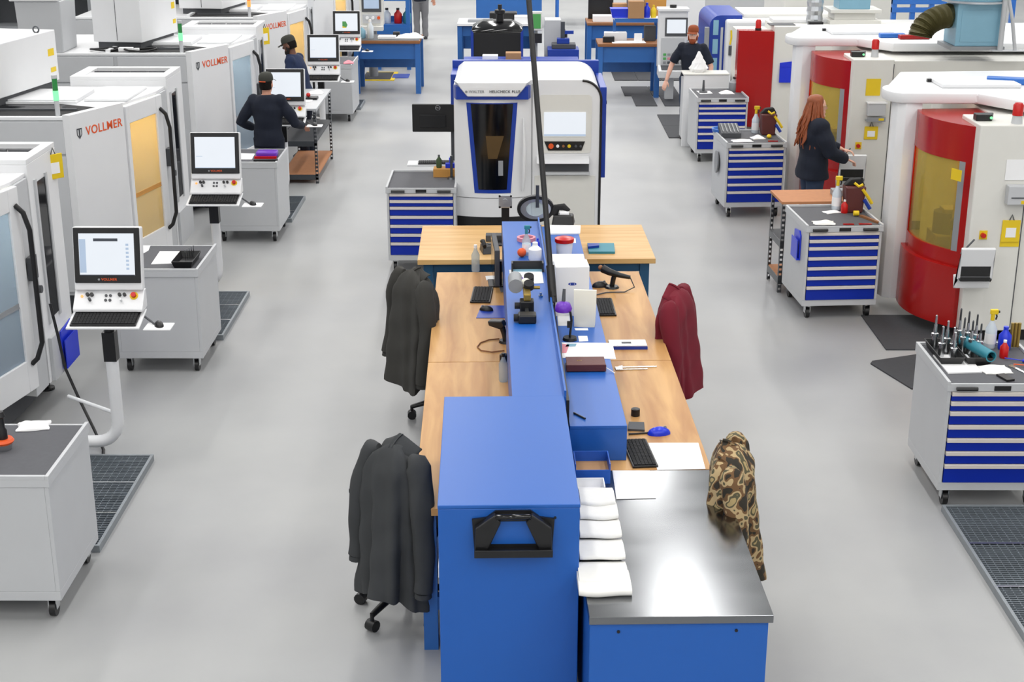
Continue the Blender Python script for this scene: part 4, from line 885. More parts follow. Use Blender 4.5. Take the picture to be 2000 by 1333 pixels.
# ---------------------------------------------------------------- far benches and equipment
def far_bench(label, px0, px1, pyt, z, depth, mt, group, apron=.28):
    a, b = P(px0, pyt, z), P(px1, pyt, z); t = thing('workbench', label, 'workbench', (a.x, a.y, 0), 0, group); w = b.x - a.x
    part('top', MB().box(0, w, 0, depth, z - .05, z), mt, t, bevel=.004)
    part('apron', MB().box(.06, w - .06, .06, .09, z - .05 - apron, z - .05), 'benchblue', t)
    for x in (.0, w - .09):
        for y in (.02, depth - .11): part('leg', MB().box(x, x + .09, y, y + .09, 0, z - .05), 'benchblue', t)
    part('back_panel', MB().box(.09, w - .09, depth - .06, depth - .03, .35, .65), 'benchblue', t)
    return t, a, w
GF = 'blue framed benches at the back'
tL, aL, wL = far_bench('blue bench with oak edge at the back left, bottles on it', 690, 820, 80, .95, .95, 'oak', GF)
part('mat', MB().box(.02, wL - .02, .03, .9, .95, .955), 'darkgrey', tL)
tR, aR, wR = far_bench('blue bench at the back right, cardboard box on it', 1168, 1290, 86, .95, .8, 'oak', GF)
tR2, aR2, wR2 = far_bench('blue bench farther back on the right with coloured bins', 1147, 1285, 45, .95, .9, 'oak', GF)
part('shelf', MB().box(.3, wR, .3, .7, 1.32, 1.36), 'paper', tR); 
for x in (.3, wR - .06): part('shelf_post', MB().box(x, x + .05, .62, .68, .95, 1.36), 'benchblue', tR)
part('shelf_edge', MB().box(.3, wR, .27, .3, 1.29, 1.36), 'benchblue', tR)
def bx_(name, label, cat, loc, w, d, h, m, rz=0., group=None, bevel=.006):
    return single(name, MB().box(-w / 2, w / 2, -d / 2, d / 2, 0, h), m, label, cat, loc, rz, group, bevel=bevel)
def bottle(label, loc, r, h, m, cap='paper', name='bottle', group=None):
    t = thing(name, label, 'bottle', loc, 0, group)
    part('body', MB().lathe([(r * .9, 0), (r, .01), (r, h * .62), (r * .45, h * .8), (r * .35, h * .88)]), m, t, smooth=45); part('cap', MB().lathe([(r * .4, h * .88), (r * .4, h)]), cap, t, smooth=45)
    return t
def spray_bottle(label, loc, h=.28, head='yellow', body='clearplastic', rz=0.):
    t = thing('spray_bottle', label, 'spray bottle', loc, rz, 'spray bottles')
    r = h * .14
    part('body', MB().lathe([(r * .92, 0), (r, .01), (r, h * .48), (r * .4, h * .66), (r * .36, h * .70)]), body, t, smooth=45)
    part('label', MB().lathe([(r * 1.01, h * .12), (r * 1.01, h * .38)]), 'paper', t, smooth=45)
    part('head', MB().box(-h * .07, h * .12, -h * .045, h * .045, h * .86, h * .98).lathe([(h * .05, h * .70), (h * .045, h * .88)]), head, t, bevel=.004)
    part('trigger', MB().tube([(h * .07, 0, h * .88), (h * .10, 0, h * .80), (h * .08, 0, h * .72)], h * .02, 6), 'black', t); part('nozzle', MB().cyl((h * .12, 0, h * .92), (h * .16, 0, h * .92), h * .03), 'black', t)
    return t
def far_pt(px, py, z): p = P(px, py, z); return (p.x, p.y, z)
# things on the far left bench
bottle('clear bottle on the back left blue bench', (aL.x + .28, aL.y + .3, .955), .06, .34, 'clearplastic')
bottle('blue detergent bottle at the left end of the back left bench', (aL.x + .12, aL.y + .35, .955), .07, .22, 'lightblue')
crumple('rag', 'white rag crumpled on the back left bench', 'rag', (aL.x + .98, aL.y + .4, .957), .5, .3, .12, 'towel', 0, 3)
bx_('paper_roll', 'white paper pad on the back left bench beside the clear bottle', 'paper', (aL.x + .58, aL.y + .3, .956), .32, .22, .05, 'paper')
bx_('vise', 'dark vise block on the back left bench', 'vise', (aL.x + .74, aL.y + .45, .956), .12, .12, .1, 'black')
# blue shelving rack behind that bench
Ys = 29.2; r0, r1 = Q(735, 70, Ys), Q(800, 10, Ys)
t = thing('shelf_rack', 'blue shelf rack loaded with parts behind the back left bench', 'rack', (r0.x, Ys, 0), 0)
wr = r1.x - r0.x
for x in (0, wr - .08):
    for y in (0, .5): part('upright', MB().box(x, x + .08, y, y + .08, 0, 2.2), 'benchblue', t)
for z in (.35, .85, 1.35, 1.85): part('shelf', MB().box(.08, wr - .08, 0, .58, z, z + .04), 'benchblue', t)
part('back', MB().box(.08, wr - .08, .55, .58, .35, 1.0), 'benchblue', t); part('front_panel', MB().box(.0, wr, -.02, 0, .35, .85), 'benchblue', t)
for k, (x, z, m, nm, lab) in enumerate(((.2, .89, 'clearplastic', 'spray_bottle', 'clear bottle standing on the blue shelf rack'), (.42, .89, 'redlamp', 'oil_can', 'red can on the blue shelf rack'), (.6, .89, 'teal', 'oil_can', 'teal can on the blue shelf rack'), (.35, 1.39, 'paper', 'canister', 'white canister on the blue shelf rack'), (.6, 1.39, 'cardboard', 'canister', 'brown tub on the blue shelf rack'))):
    bottle(lab, (r0.x + x, Ys + .25, z), .08, .3, m, 'black', nm)
# old control panel left of the rack
Yc = 28.2; k0, k1 = Q(703, 60, Yc), Q(748, 0, Yc)
t = thing('control_pedestal', 'beige control panel with small screen at the top edge on the left', 'control console', (k0.x, Yc, 0), 0); wk = k1.x - k0.x
part('head', MB().box(0, wk, 0, .2, k0.z + .1, k1.z + .35), 'cream', t, bevel=.012); part('bezel', MB().box(.05, wk - .04, -.012, 0, k1.z - .22, k1.z + .3), 'darkgrey', t); part('screen', MB().box(.09, wk - .08, -.016, -.012, k1.z - .16, k1.z + .25), 'screenblue', t)
part('keypad', MB().box(.06, wk - .06, -.02, 0, k0.z + .14, k1.z - .27), 'grey', t)
for k in range(3): part('knob', MB().cyl((.15 + k * .11, -.02, k1.z - .33), (.15 + k * .11, -.05, k1.z - .33), .03), ('paper', 'paper', 'orange')[k], t)
part('shelf', MB().box(0, wk, -.2, 0, k0.z + .02, k0.z + .1), 'cream', t); part('column', MB().cyl((wk / 2, .1, 0), (wk / 2, .1, k0.z + .1), .09), 'midgrey', t, smooth=40)
# centre back: dark tank with domed lid
Yt = 27.7; d0, d1 = Q(920, 118, Yt), Q(1022, 45, Yt)
t = thing('dark_tank', 'black tank with domed lid and blue edges behind the measuring machine', 'tank', ((d0.x + d1.x) / 2, Yt + .4, 0), 0); ht = d1.z; wt = (d1.x - d0.x) / 2
part('body', MB().box(-wt, wt, -.4, .5, 0, ht - .18), 'blackmat', t, bevel=.02); part('lid', MB().loft([[(x * k, y * k2, z) for x, y in ((-wt, -.4), (wt, -.4), (wt, .5), (-wt, .5))] for k, k2, z in ((1, 1, ht - .18), (.95, .95, ht - .12), (.55, .55, ht))]), 'blackgloss', t, smooth=60)
part('edge_strip', MB().prism([(-wt, 0.05), (-wt + .05, .05), (-wt + .05, ht - .18), (-wt, ht - .12)], -.42, -.4, 'y'), 'deepblue', t); part('edge_strip', MB().prism([(wt - .05, .05), (wt, .05), (wt, ht - .12), (wt - .05, ht - .18)], -.42, -.4, 'y'), 'deepblue', t)
part('motor', MB().lathe([(.07, 0), (.07, .12), (.1, .13), (.1, .2), (.04, .22), (.04, .3)], (.05, .0, ht)), 'black', t, smooth=40)
# bench with instruments further back
tI, aI, wI = far_bench('white topped bench with instruments behind the black tank', 893, 1045, 46, .95, .9, 'paper', GF, .2)
bx_('instrument', 'grey instrument lying on the white topped bench', 'instrument', (aI.x + .45, aI.y + .3, .95), .5, .25, .05, 'midgrey'); bx_('instrument', 'dark instrument cluster on the white topped bench', 'instrument', (aI.x + .9, aI.y + .6, .95), .55, .3, .16, 'black', 0, None, .02)
bx_('instrument', 'white instrument with buttons on the white topped bench', 'instrument', (aI.x + 1.32, aI.y + .3, .95), .4, .3, .12, 'white')
# green screen monitor and white cabinet column
Yg = 27.2; a = Q(1047, 40, Yg)
t = thing('monitor', 'small monitor with green screen right of the hanging cable', 'monitor', (a.x, Yg, 0), 0); z0 = Q(1047, 60, Yg).z; z1 = Q(1047, 23, Yg).z
part('case', MB().box(-.11, .11, 0, .12, z0, z1), 'cream', t, bevel=.01); part('screen', MB().box(-.085, .085, -.006, 0, z0 + .04, z1 - .04), 'screengreen', t); part('stand', MB().box(-.03, .03, .03, .09, 0, z0).box(-.15, .15, -.1, .2, 0, .02), 'midgrey', t); part('keypad', MB().box(-.09, .11, -.06, -.0, z0 - .22, z0 - .05), 'black', t)
a = P(1075, 118, 0)
t = thing('electric_cabinet', 'narrow grey cabinet beside the green screen monitor', 'cabinet', (a.x - .0, 28.6, 0), 0); part('body', MB().box(-.16, .16, 0, .5, 0, 1.05), 'grey', t, bevel=.01); part('pipe', MB().tube([(.16, .2, .3), (.24, .2, .5), (.24, .2, .75), (.16, .2, .9)], .05, 8), 'black', t, smooth=50)
a = P(1105, 112, .6)
t = thing('height_gauge', 'dark blue height gauge on a small blue stand at the back', 'instrument', (a.x, 28.3, 0), 0)
part('stand', MB().box(-.3, .3, -.2, .3, 0, .55), 'deepblue', t, bevel=.01); part('base', MB().box(-.22, .24, -.12, .2, .55, .64), 'darkgrey', t, bevel=.01); part('column', MB().box(-.05, .03, 0, .08, .64, 1.05), 'darksteel', t); part('arm', MB().box(.03, .2, .0, .08, .82, .88), 'deepblue', t); part('block', MB().box(-.12, .12, -.06, .12, .64, .74), 'deepblue', t, bevel=.01)
# blue pallet table just behind measuring machine
a, b = P(905, 118, .6), P(1130, 116, .6)
t = thing('low_table', 'low blue table behind the measuring machine, carton on it', 'table', (a.x, 26.6, 0), 0); part('top', MB().box(0, b.x - a.x, -.4, .2, .56, .6), 'deepblue', t, bevel=.004)
for x in (.02, b.x - a.x - .08):
    for y in (-.38, .12): part('leg', MB().box(x, x + .06, y, y + .06, 0, .56), 'deepblue', t)
a2 = P(1003, 113, .5); bx_('cardboard_box', 'brown carton on the low blue table', 'box', (a2.x, 26.5, .6), .28, .22, .12, 'cardboard')
bx_('blue_box', 'white lidded blue box on the low blue table', 'box', (a2.x - .42, 26.5, .6), .28, .2, .07, 'paper')
# things on right back benches
p = aR
bx_('cardboard_box', 'brown carton with white label on the back right bench shelf', 'box', (p.x + .68, p.y + .36, 1.36), .28, .2, .3, 'cardboard')
bx_('label_card', 'white card in front of the carton on the back right bench', 'card', (p.x + .72, p.y + .2, .95), .14, .02, .16, 'paper'); bx_('box', 'dark grey box right of the carton on the back right bench', 'box', (p.x + .95, p.y + .5, .95), .2, .2, .26, 'darkgrey')
bx_('paper', 'white paper sheets on the back right bench', 'paper', (p.x + .55, p.y + .22, .95), .6, .3, .012, 'paper', .05); bx_('tape_dispenser', 'black dispenser on the left of the back right bench', 'dispenser', (p.x + .2, p.y + .25, .95), .2, .14, .1, 'black')
bx_('paper_pack', 'white packet on the back right bench behind the dispenser', 'packet', (p.x + .34, p.y + .55, .95), .4, .2, .14, 'paper')
single('plastic_bin', MB().frustum((-.15, .15, -.12, .12), (-.19, .19, -.15, .15), 0, .16), 'royal', 'blue plastic bin on the back right shelf', 'bin', (aR.x + .42, aR.y + .48, 1.36))
bottle('blue bottle on the back right shelf', (aR.x + .88, aR.y + .42, 1.36), .06, .26, 'royal', 'royal'); bottle('yellow bottle on the back right shelf beside the blue one', (aR.x + 1.0, aR.y + .42, 1.36), .05, .22, 'yellow', 'yellow')
p = aR2
bx_('white_tray', 'white tray on the farther right bench', 'tray', (p.x + .35, p.y + .3, .95), .45, .3, .12, 'paper'); bx_('wooden_board', 'orange brown wooden board leaning on the farther right bench', 'board', (p.x + 1.35, p.y + .6, .95), .5, .06, .5, 'kraft'); bx_('parts_box', 'dark parts cabinet on the farther right bench', 'box', (p.x + .98, p.y + .5, .95), .34, .3, .4, 'darkgrey')
bx_('cardboard_box', 'brown carton on the farther right bench', 'box', (p.x + .68, p.y + .6, .95), .3, .25, .32, 'cardboard'); bx_('monitor', 'dark monitor at the top edge over the farther right bench', 'monitor', (p.x + .3, p.y + .75, .95), .5, .06, .42, 'black')
# blue framed window table at the very back, dark blobs
t = thing('light_table', 'light blue framed table at the top edge right of the cable', 'table', (1.02, 36.5, 0), 0); part('top', MB().box(0, .85, 0, 1.2, .82, .86), 'paper', t); part('frame', MB().box(-.05, .9, -.06, 0, .74, .86).box(-.05, 0, 0, 1.2, .74, .86).box(.85, .9, 0, 1.2, .74, .86), 'rackblue', t)
for x in (-.05, .84):
    for y in (-.06, 1.1): part('leg', MB().box(x, x + .06, y, y + .06, 0, .74), 'rackblue', t)
t = thing('blue_cabinet', 'blue cabinet at the top edge above the instruments', 'cabinet', (-1.0, 36.0, 0), 0); part('body', MB().box(0, 1.6, 0, .8, .1, 1.0), 'benchblue', t, bevel=.01); part('base', MB().box(.05, 1.55, .05, .75, 0, .1), 'black', t)
part('top', MB().box(-.02, 1.62, -.02, .82, 1.0, 1.03), 'black', t)
# tall machines filling the top of the frame
t = thing('grey_machine', 'pale grey machine tower at the top edge behind the amber window', 'machine', (-3.45, 30.5, 0), 0); part('body', MB().box(-2.5, 0.45, 0, 2.4, .1, 2.6), 'white', t, bevel=.02); part('base', MB().box(-2.4, .4, .1, 2.3, 0, .1), 'black', t); part('stripe', MB().box(.45, .46, .3, .9, .5, 2.2), 'midgrey', t)
t = thing('grey_machine', 'large pale grey machine at the top edge behind the white pedestal', 'machine', (2.6, 31.5, 0), 0); part('body', MB().box(0, 4.5, 0, 2.4, .1, 2.3), 'grey', t, bevel=.03); part('base', MB().box(.1, 4.4, .1, 2.3, 0, .1), 'black', t); part('door', MB().box(.3, 1.4, -.02, 0, .3, 2.0), 'white', t, bevel=.01)
t = thing('grey_machine', 'white machine roof at the top edge behind the silver duct', 'machine', (4.9, 27.2, 0), 0); part('body', MB().box(0, 3.6, 0, 2.2, .1, 1.9), 'cream', t, bevel=.03); part('base', MB().box(.1, 3.5, .1, 2.1, 0, .1), 'black', t); part('lid', MB().box(.2, 3.4, .3, 1.8, 1.9, 1.98), 'white', t, bevel=.01)
# dark shelving behind the roofs on the left
t = thing('storage_wall', 'dark shelving partly seen behind the white roof cabinets', 'shelf', (-8.2, 22.5, 0), 0); part('back', MB().box(0, 3.4, .5, .55, 0, 3.2), 'darkgrey', t)
for k in range(5): part('post', MB().box(k * .83, k * .83 + .06, 0, .5, 0, 3.2), 'midgrey', t)
for z in (.8, 1.6, 2.4, 3.14): part('shelf', MB().box(0, 3.4, 0, .5, z, z + .05), 'midgrey', t)
# perforated metal racks by the left aisle and right aisle
def perf_rack(label, loc, w, d, h, zs, top, group=None, rz=0.):
    t = thing('shelf_rack', label, 'rack', loc, rz, group)
    for x in (0, w):
        for y in (0, d):
            sx, sy = (1 if x == 0 else -1), (1 if y == 0 else -1); b = MB()
            b.box(min(x, x + sx * .004), max(x, x + sx * .004), min(y, y + sy * .04), max(y, y + sy * .04), 0, h)
            n = int(h / .05)
            for k in range(n):      # angle post web with punched gaps
                z = k * h / n; b.box(min(x, x + sx * .038), max(x, x + sx * .038), min(y, y + sy * .004), max(y, y + sy * .004), z, z + h / n * .55)
            b.box(min(x + sx * .03, x + sx * .038), max(x + sx * .03, x + sx * .038), min(y, y + sy * .004), max(y, y + sy * .004), 0, h)
            part('post', b, 'darksteel', t)
    for z, m in zs: part('shelf', MB().box(.005, w - .005, .005, d - .005, z, z + .02), m, t); part('shelf_lip', MB().box(.005, w - .005, .0, .004, z - .05, z + .02).box(-.002, .004, .005, d - .005, z - .05, z + .02), 'darksteel', t)
    part('top', MB().box(-.01, w + .01, -.01, d + .01, h, h + .025), top, t)
    return t
p = P(1518, 572, 0)
rackR = perf_rack('perforated steel rack with chipboard top left of the blue pocket cabinet', (p.x, p.y, 0), .8, .5, .92, ((.14, 'chip'), (.52, 'darkgrey')), 'chip', None, .06)
a = Vector((-3.2, 19.25, 0))
rackL = perf_rack('perforated steel rack with chipboard shelf beside the person seen from behind', (-3.15, 19.0, 0), .5, 1.6, .98, ((.10, 'chip'), (.55, 'darkgrey')), 'grey')
single('sphere_part', MB().ell((0, 0, .045), .05, .05, .045), 'grey', 'small pale part on the lower chipboard shelf', 'part', (p.x + .22, p.y + .2, .16), smooth=60)
# ---------------------------------------------------------------- office chairs with jackets
def office_chair(label, loc, rz, group):
    t = thing('office_chair', label, 'chair', loc, rz, group)
    part('seat', MB().prism(rrect(-.24, .24, -.22, .24, .08), .56, .63), 'blackmat', t, bevel=.02, smooth=40)
    part('backrest', MB().loft([[(x * k, -.24 + .05 * (x / .23) ** 2 - (z - .7) * .12 + dy, z) for x, dy in ((-.2, 0), (-.1, 0), (0, 0), (.1, 0), (.2, 0), (.2, .05), (.1, .05), (0, .05), (-.1, .05), (-.2, .05))] for z, k in ((.66, .75), (.80, .8), (.94, .75), (1.03, .5))]), 'blackmat', t, smooth=50)
    part('back_arm', MB().box(-.03, .03, -.26, -.02, .53, .56).box(-.03, .03, -.28, -.25, .53, .8), 'black', t)
    part('column', MB().cyl((0, 0, .12), (0, 0, .56), .03).lathe([(.05, .12), (.05, .3)]), 'black', t, smooth=40)
    for k in range(5):
        a = 2 * PI * k / 5 + .5; c, s = math.cos(a), math.sin(a)
        lg = part('leg', MB().tube([(0, 0, .16), (.15 * c, .15 * s, .14), (.29 * c, .29 * s, .10)], [.03, .024, .018], 8), 'black', t, smooth=50)
        part('caster', MB().cyl((.29 * c - .03 * s, .29 * s + .03 * c, .035), (.29 * c + .03 * s, .29 * s - .03 * c, .035), .035, n=12).cyl((.29 * c, .29 * s, .06), (.29 * c, .29 * s, .11), .012), 'black', lg, smooth=40)
    for sx in (-1, 1): part('armrest', MB().box(sx * .25 - .03, sx * .25 + .03, -.14, .1, .80, .83).box(sx * .25 - .015, sx * .25 + .015, -.04, .0, .57, .80), 'blackmat', t, bevel=.008)
    return t
def jacket(label, loc, rz, m, group, ztop=1.25, zbot=.36, w=.48, seed=1, lining='blackmat', sl=(.62, .7)):
    rnd = random.Random(seed); t = thing('jacket', label, 'jacket', loc, rz, group)
    p1, p2 = rnd.uniform(0, 6), rnd.uniform(0, 6)
    n = 72; rings = []
    rows = 26
    for j in range(rows + 1):
        v = j / rows
        z = ztop - .02 - (ztop - zbot) * v
        sh = min(1, (v / .16)) ** .55
        hw = w / 2 * (.42 + .58 * sh) * (1 + .06 * v); hd = .035 + .075 * sh + .05 * v
        ring = []
        for i in range(n):
            a = 2 * PI * i / n; c, s = math.cos(a), math.sin(a)
            fold = (.007 + .034 * v) * (math.sin(5 * a + p1 + 1.2 * v) + .6 * math.sin(11 * a + p2 - 2 * v)) + .006 * math.sin(24 * v + 4 * a + p2)
            x = (hw + fold) * math.copysign(abs(c) ** .75, c); y = (hd + fold * .7) * math.copysign(abs(s) ** .8, s)
            if s > .2 and v > .1: y -= .05 * v * (1 - min(1, abs(c) / .35))      # open front
            zz = z - .06 * (abs(c) ** 2) * (1 - v) - .035 * v * math.sin(2 * a + p1) 
            ring.append((x, y - .03 * v, zz))
        rings.append(ring)
    part('body', MB().loft(rings), m, t, smooth=70)
    for k, sx in enumerate((-1, 1)):
        L = sl[k]; x0 = sx * w * .44
        pts = [(x0 - sx * .05, -.01, ztop - .085), (x0 - sx * .01, -.015, ztop - .092)]; rr = [.03, .058]
        for j in range(15):
            v = j / 14
            pts.append((x0 + sx * (.045 * math.sin(min(1, v * 3) * PI / 2) + .035 * v), -.02 - .07 * v + .012 * math.sin(7 * v + p1 + k), ztop - .13 - L * v)); rr.append((.072 - .02 * v) * (1 + .05 * math.sin(16 * v + p2)))
        part('sleeve', MB().tube(pts, rr, 14), m, t, smooth=70)
        part('cuff', MB().lathe([(.046, -.0), (.05, -.03), (.035, -.032)], pts[-1], 12), m, t, smooth=60)
    for sx in (-1, 1):      # turned-down collar halves
        part('collar', MB().sheet(lambda u, v, sx=sx: (sx * (-.012 + .14 * u), .05 - .10 * (1 - v) * (1 - .35 * u) + .02 * u, ztop + .004 - .045 * u - .05 * (1 - v) ** 2 + .012 * math.sin(3 * u + p1)), 8, 6, .008), m, t, smooth=70)
    part('lining', MB().box(-.03, .03, -.02, .01, ztop - .25, ztop - .10), lining, t, bevel=.015)
    return t
GCH = 'office chairs at the island'; GJ = 'jackets hung on office chairs'
def seat_with_jacket(jx, jy, rz, m, clab, jlab, crz=None, **kw):
    cz = rz if crz is None else crz; f = Vector((-math.sin(cz), math.cos(cz)))
    office_chair(clab, (jx + f.x * .27 - (.05 if crz else 0), jy + f.y * .27, 0), cz, GCH); jacket(jlab, (jx, jy, 0), rz, m, GJ, **kw)
seat_with_jacket(-.665, 7.36, math.radians(-36), 'fleece', 'black office chair under the dark grey jacket by near left bench', 'dark grey fleece jacket on the nearest left chair', seed=3, ztop=1.22, zbot=.30, w=.38, crz=math.radians(-12))
seat_with_jacket(-.775, 10.55, math.radians(-60), 'fleece_brown', 'black office chair under the charcoal jacket at far left bench', 'charcoal jacket on the far left chair', seed=5, ztop=1.28, zbot=.40, w=.50)
seat_with_jacket(1.165, 10.2, math.radians(72), 'maroon', 'black office chair under the maroon jacket', 'maroon jacket on the chair at the right bench', seed=8, ztop=1.24, zbot=.42, w=.52)
seat_with_jacket(1.19, 7.40, math.radians(80), 'camo', 'black office chair under the camouflage jacket', 'camouflage jacket on the chair beside the steel table', seed=11, ztop=1.19, zbot=.40, w=.56)

# ---------------------------------------------------------------- people
def remeshed(name, mb, m, parent, vox, wob=0., seed=0):
    me = bpy.data.meshes.new(name); me.from_pydata(mb.v, [], mb.f); o = bpy.data.objects.new(name, me); COL.objects.link(o)
    bm = bmesh.new(); bm.from_mesh(me); bmesh.ops.recalc_face_normals(bm, faces=bm.faces); bm.to_mesh(me); bm.free()
    r = o.modifiers.new('r', 'REMESH'); r.mode = 'VOXEL'; r.voxel_size = vox; s = o.modifiers.new('s', 'SMOOTH'); s.factor = .5; s.iterations = 3
    def fin(me2):
        if wob:
            n = len(me2.vertices); co = [0.] * (3 * n); no = [0.] * (3 * n); me2.vertices.foreach_get('co', co); me2.vertices.foreach_get('normal', no)
            for i in range(0, 3 * n, 3):
                x, y, z = co[i:i + 3]; k = wob * (math.sin(38 * z + 9 * x + seed) * .6 + math.sin(23 * z - 14 * x + 17 * y + seed))
                co[i] += no[i] * k; co[i + 1] += no[i + 1] * k; co[i + 2] += no[i + 2] * k
            me2.vertices.foreach_set('co', co)
        me2.materials.clear(); me2.materials.append(MATS[m]); me2.shade_smooth()
        o2 = bpy.data.objects.new(name, me2); COL.objects.link(o2); o2.parent = parent
    DEFER.append((o, fin))
def oring(cx, cy, z, rx, ry, n=20): return [(cx + rx * math.cos(2 * PI * k / n), cy + ry * math.sin(2 * PI * k / n), z) for k in range(n)]
def figure(label, loc, rz, sc, arms, shirt, pants, skin, long_sleeve=True, lean=0., hy=0., hp=0., bulk=0., hips=1., hem=.86, female=False):
    t = thing('person', label, 'person', loc, rz, 'people'); t.scale = (sc, sc, sc)
    L = lambda z: lean * max(0, z - .95) ** 1.2 * 1.4
    body = MB(); top = MB(); leg = MB()
    rows = [(.90, .165, .115), (.98, .165, .115), (1.08, .145, .10), (1.20, .155, .11), (1.32, .175, .12), (1.40, .175, .105), (1.455, .13, .085), (1.48, .07, .065)]
    body.loft([oring(0, L(z), z, a, b) for z, a, b in rows])
    trow = [(hem, .185 * hips, .135 * hips), (hem + .06, .185 * hips, .135 * hips), (1.08, .165, .12), (1.20, .172, .128), (1.32, .19, .136), (1.41, .19, .118), (1.462, .14, .095), (1.485, .08, .075)]
    top.loft([oring(0, L(z), z, a + bulk, b + bulk) for z, a, b in trow])
    body.tube([(0, L(1.46), 1.44), (0, L(1.5) + .01, 1.56)], [.058, .052], 14)
    for k, sx in enumerate((-1, 1)):
        e, w_ = Vector(arms[k][0]), Vector(arms[k][1]); s0 = Vector((sx * .175, L(1.42), 1.42)); e = e + Vector((0, L(1.15), 0)); w_ = w_ + Vector((0, L(1.1), 0))
        body.tube([s0, s0.lerp(e, .5), e, e.lerp(w_, .4), w_], [.046, .047, .040, .038, .027], 12); top.ell(tuple(s0 - Vector((sx * .012, 0, .012))), .076 + bulk, .080 + bulk, .078 + bulk, 14, 10)
        q = e.lerp(w_, .9) if long_sleeve else s0.lerp(e, .85)
        if long_sleeve: top.tube([s0, s0.lerp(e, .5), e, e.lerp(w_, .5), q], [.05 + bulk, .070 + bulk, .060 + bulk * .8, .054 + bulk * .7, .042 + bulk * .5], 12)
        else: top.tube([s0, s0.lerp(e, .3), s0.lerp(e, .6), q], [.05, .072, .070, .068], 12)
        # hand: palm, four bent fingers, thumb from the side of the palm
        d = (w_ - e).normalized(); side = Vector((-sx, 0, 0)); side = (side - d * side.dot(d)).normalized(); dn = d.cross(side) * sx
        if dn.z > 0: dn = -dn
        body.loft([[w_ + d * a + side * (b * math.cos(q_)) + dn * (.013 * math.sin(q_) + .004 * a / .09) for q_ in [2 * PI * i / 10 for i in range(10)]] for a, b in ((-.01, .022), (.03, .036), (.085, .040))])
        for f in range(4):
            o_ = side * (.029 - .0195 * f); ln = (.072, .080, .076, .060)[f]; b0 = w_ + d * .08 + o_
            body.tube([b0, b0 + d * ln * .5 + dn * .006, b0 + d * ln * .82 + dn * .028, b0 + d * ln * .92 + dn * .05], [.0095, .009, .0085, .007], 8)
        b0 = w_ + d * .025 + side * .03; body.tube([b0, b0 + side * .025 + d * .03 + dn * .008, b0 + side * .03 + d * .06 + dn * .02], [.012, .0105, .008], 8)
    for sx in (-1, 1):
        x = sx * .095; body.tube([(x, 0, .92), (x, .01, .70), (x, .015, .48), (x, -.01, .30), (x, -.02, .09)], [.085, .075, .055, .052, .038], 14)
        leg.tube([(x * .95, 0, .96), (x, .01, .70), (x, .015, .48), (x, -.005, .28), (x, -.02, .05)], [.105 * hips, .092 * hips, .075, .072, .068], 14)
        body.loft([[(x + rx * math.cos(q), cy + ry * math.sin(q), z) for q in [2 * PI * i / 12 for i in range(12)]] for z, rx, ry, cy in ((.015, .038, .115, .04), (.05, .036, .105, .035), (.09, .033, .045, -.01))])
        part('shoe', MB().loft([[(x + rx * math.cos(q), cy + ry * math.sin(q), z) for q in [2 * PI * i / 14 for i in range(14)]] for z, rx, ry, cy in ((0, .05, .135, .04), (.03, .052, .137, .04), (.07, .046, .11, .02), (.11, .045, .06, -.02))]), 'shoe', t, smooth=50)
    leg.loft([oring(0, 0, z, a * hips, b * hips) for z, a, b in ((.84, .18, .12), (.92, .178, .125), (1.0, .165, .118))])
    # head
    HM = Matrix.Translation((0, L(1.55) + .015, 1.60)) @ Matrix.Rotation(hy, 4, 'Z') @ Matrix.Rotation(hp, 4, 'X')
    hd = MB(); hd.ell((0, 0, .03), .076, .097, .105, 16, 12); hd.ell((0, .032, -.04), .055, .062, .068, 14, 10)
    hd.tube([(0, .088, .03), (0, .108, .0), (0, .10, -.012)], [.010, .016, .012], 8)
    for sx in (-1, 1): hd.ell((sx * .077, -.005, .0), .012, .022, .034, 8, 6)
    hd.ell((0, .092, -.045), .022, .010, .009, 8, 6); hd.ell((0, .083, -.09), .028, .02, .018, 8, 6)
    body.add([HM @ Vector(v) for v in hd.v], hd.f)
    remeshed('body', body, skin, t, .0085)
    remeshed('jacket' if bulk > .01 else 'shirt', top, shirt, t, .014, .004, 1.3 * sc)
    remeshed('trousers', leg, pants, t, .014, .003, 2.)
    H = lambda mb, nm, m, sm=50: part(nm, MB().add([HM @ Vector(v) for v in mb.v], mb.f), m, t, smooth=sm)
    for sx in (-1, 1): H(MB().ell((sx * .03, .084, .03), .013, .008, .009, 8, 6), 'eye', 'paper'); H(MB().ell((sx * .03, .091, .03), .006, .004, .006, 8, 6), 'iris', 'black')
    H(MB().ell((0, .099, -.047), .020, .004, .004, 8, 4), 'mouth', 'redlamp' if female else 'cap_brick')
    return t, H
def cap(H, m, strap=None):
    rings = [[(r * .083 * math.cos(q), -.005 + r * .106 * math.sin(q), z) for q in [2 * PI * k / 24 for k in range(24)]] for r, z in ((1.0, .055), (1.02, .08), (.96, .115), (.75, .145), (.4, .157), (.05, .16))]
    c = MB().loft(rings); H(c, 'cap', m, 70)
    b = MB().sheet(lambda u, v: ((u - .5) * .15, .088 + (.085 * v) * math.sqrt(max(0, 1 - (2 * u - 1) ** 2 * .8)), .066 - .02 * v - .05 * (u - .5) ** 2), 10, 4, .005); H(b, 'cap_brim', m, 70)
    if strap: H(MB().tube([(x, -.108 + .5 * x * x, .052) for x in (-.04, -.02, 0, .02, .04)], .007, 6), 'cap_strap', strap, 60)
def hair_back(H, m): H(MB().loft([[(r * .081 * math.cos(q), -.012 + r * .098 * math.sin(q), z) for q in [PI * (1.0 + k / 12) for k in range(13)] + [PI * (2 - k / 12) for k in range(13)]] for r, z in ((.86, -.05), (.98, 0), (1.0, .06))]), 'hair', m, 60)
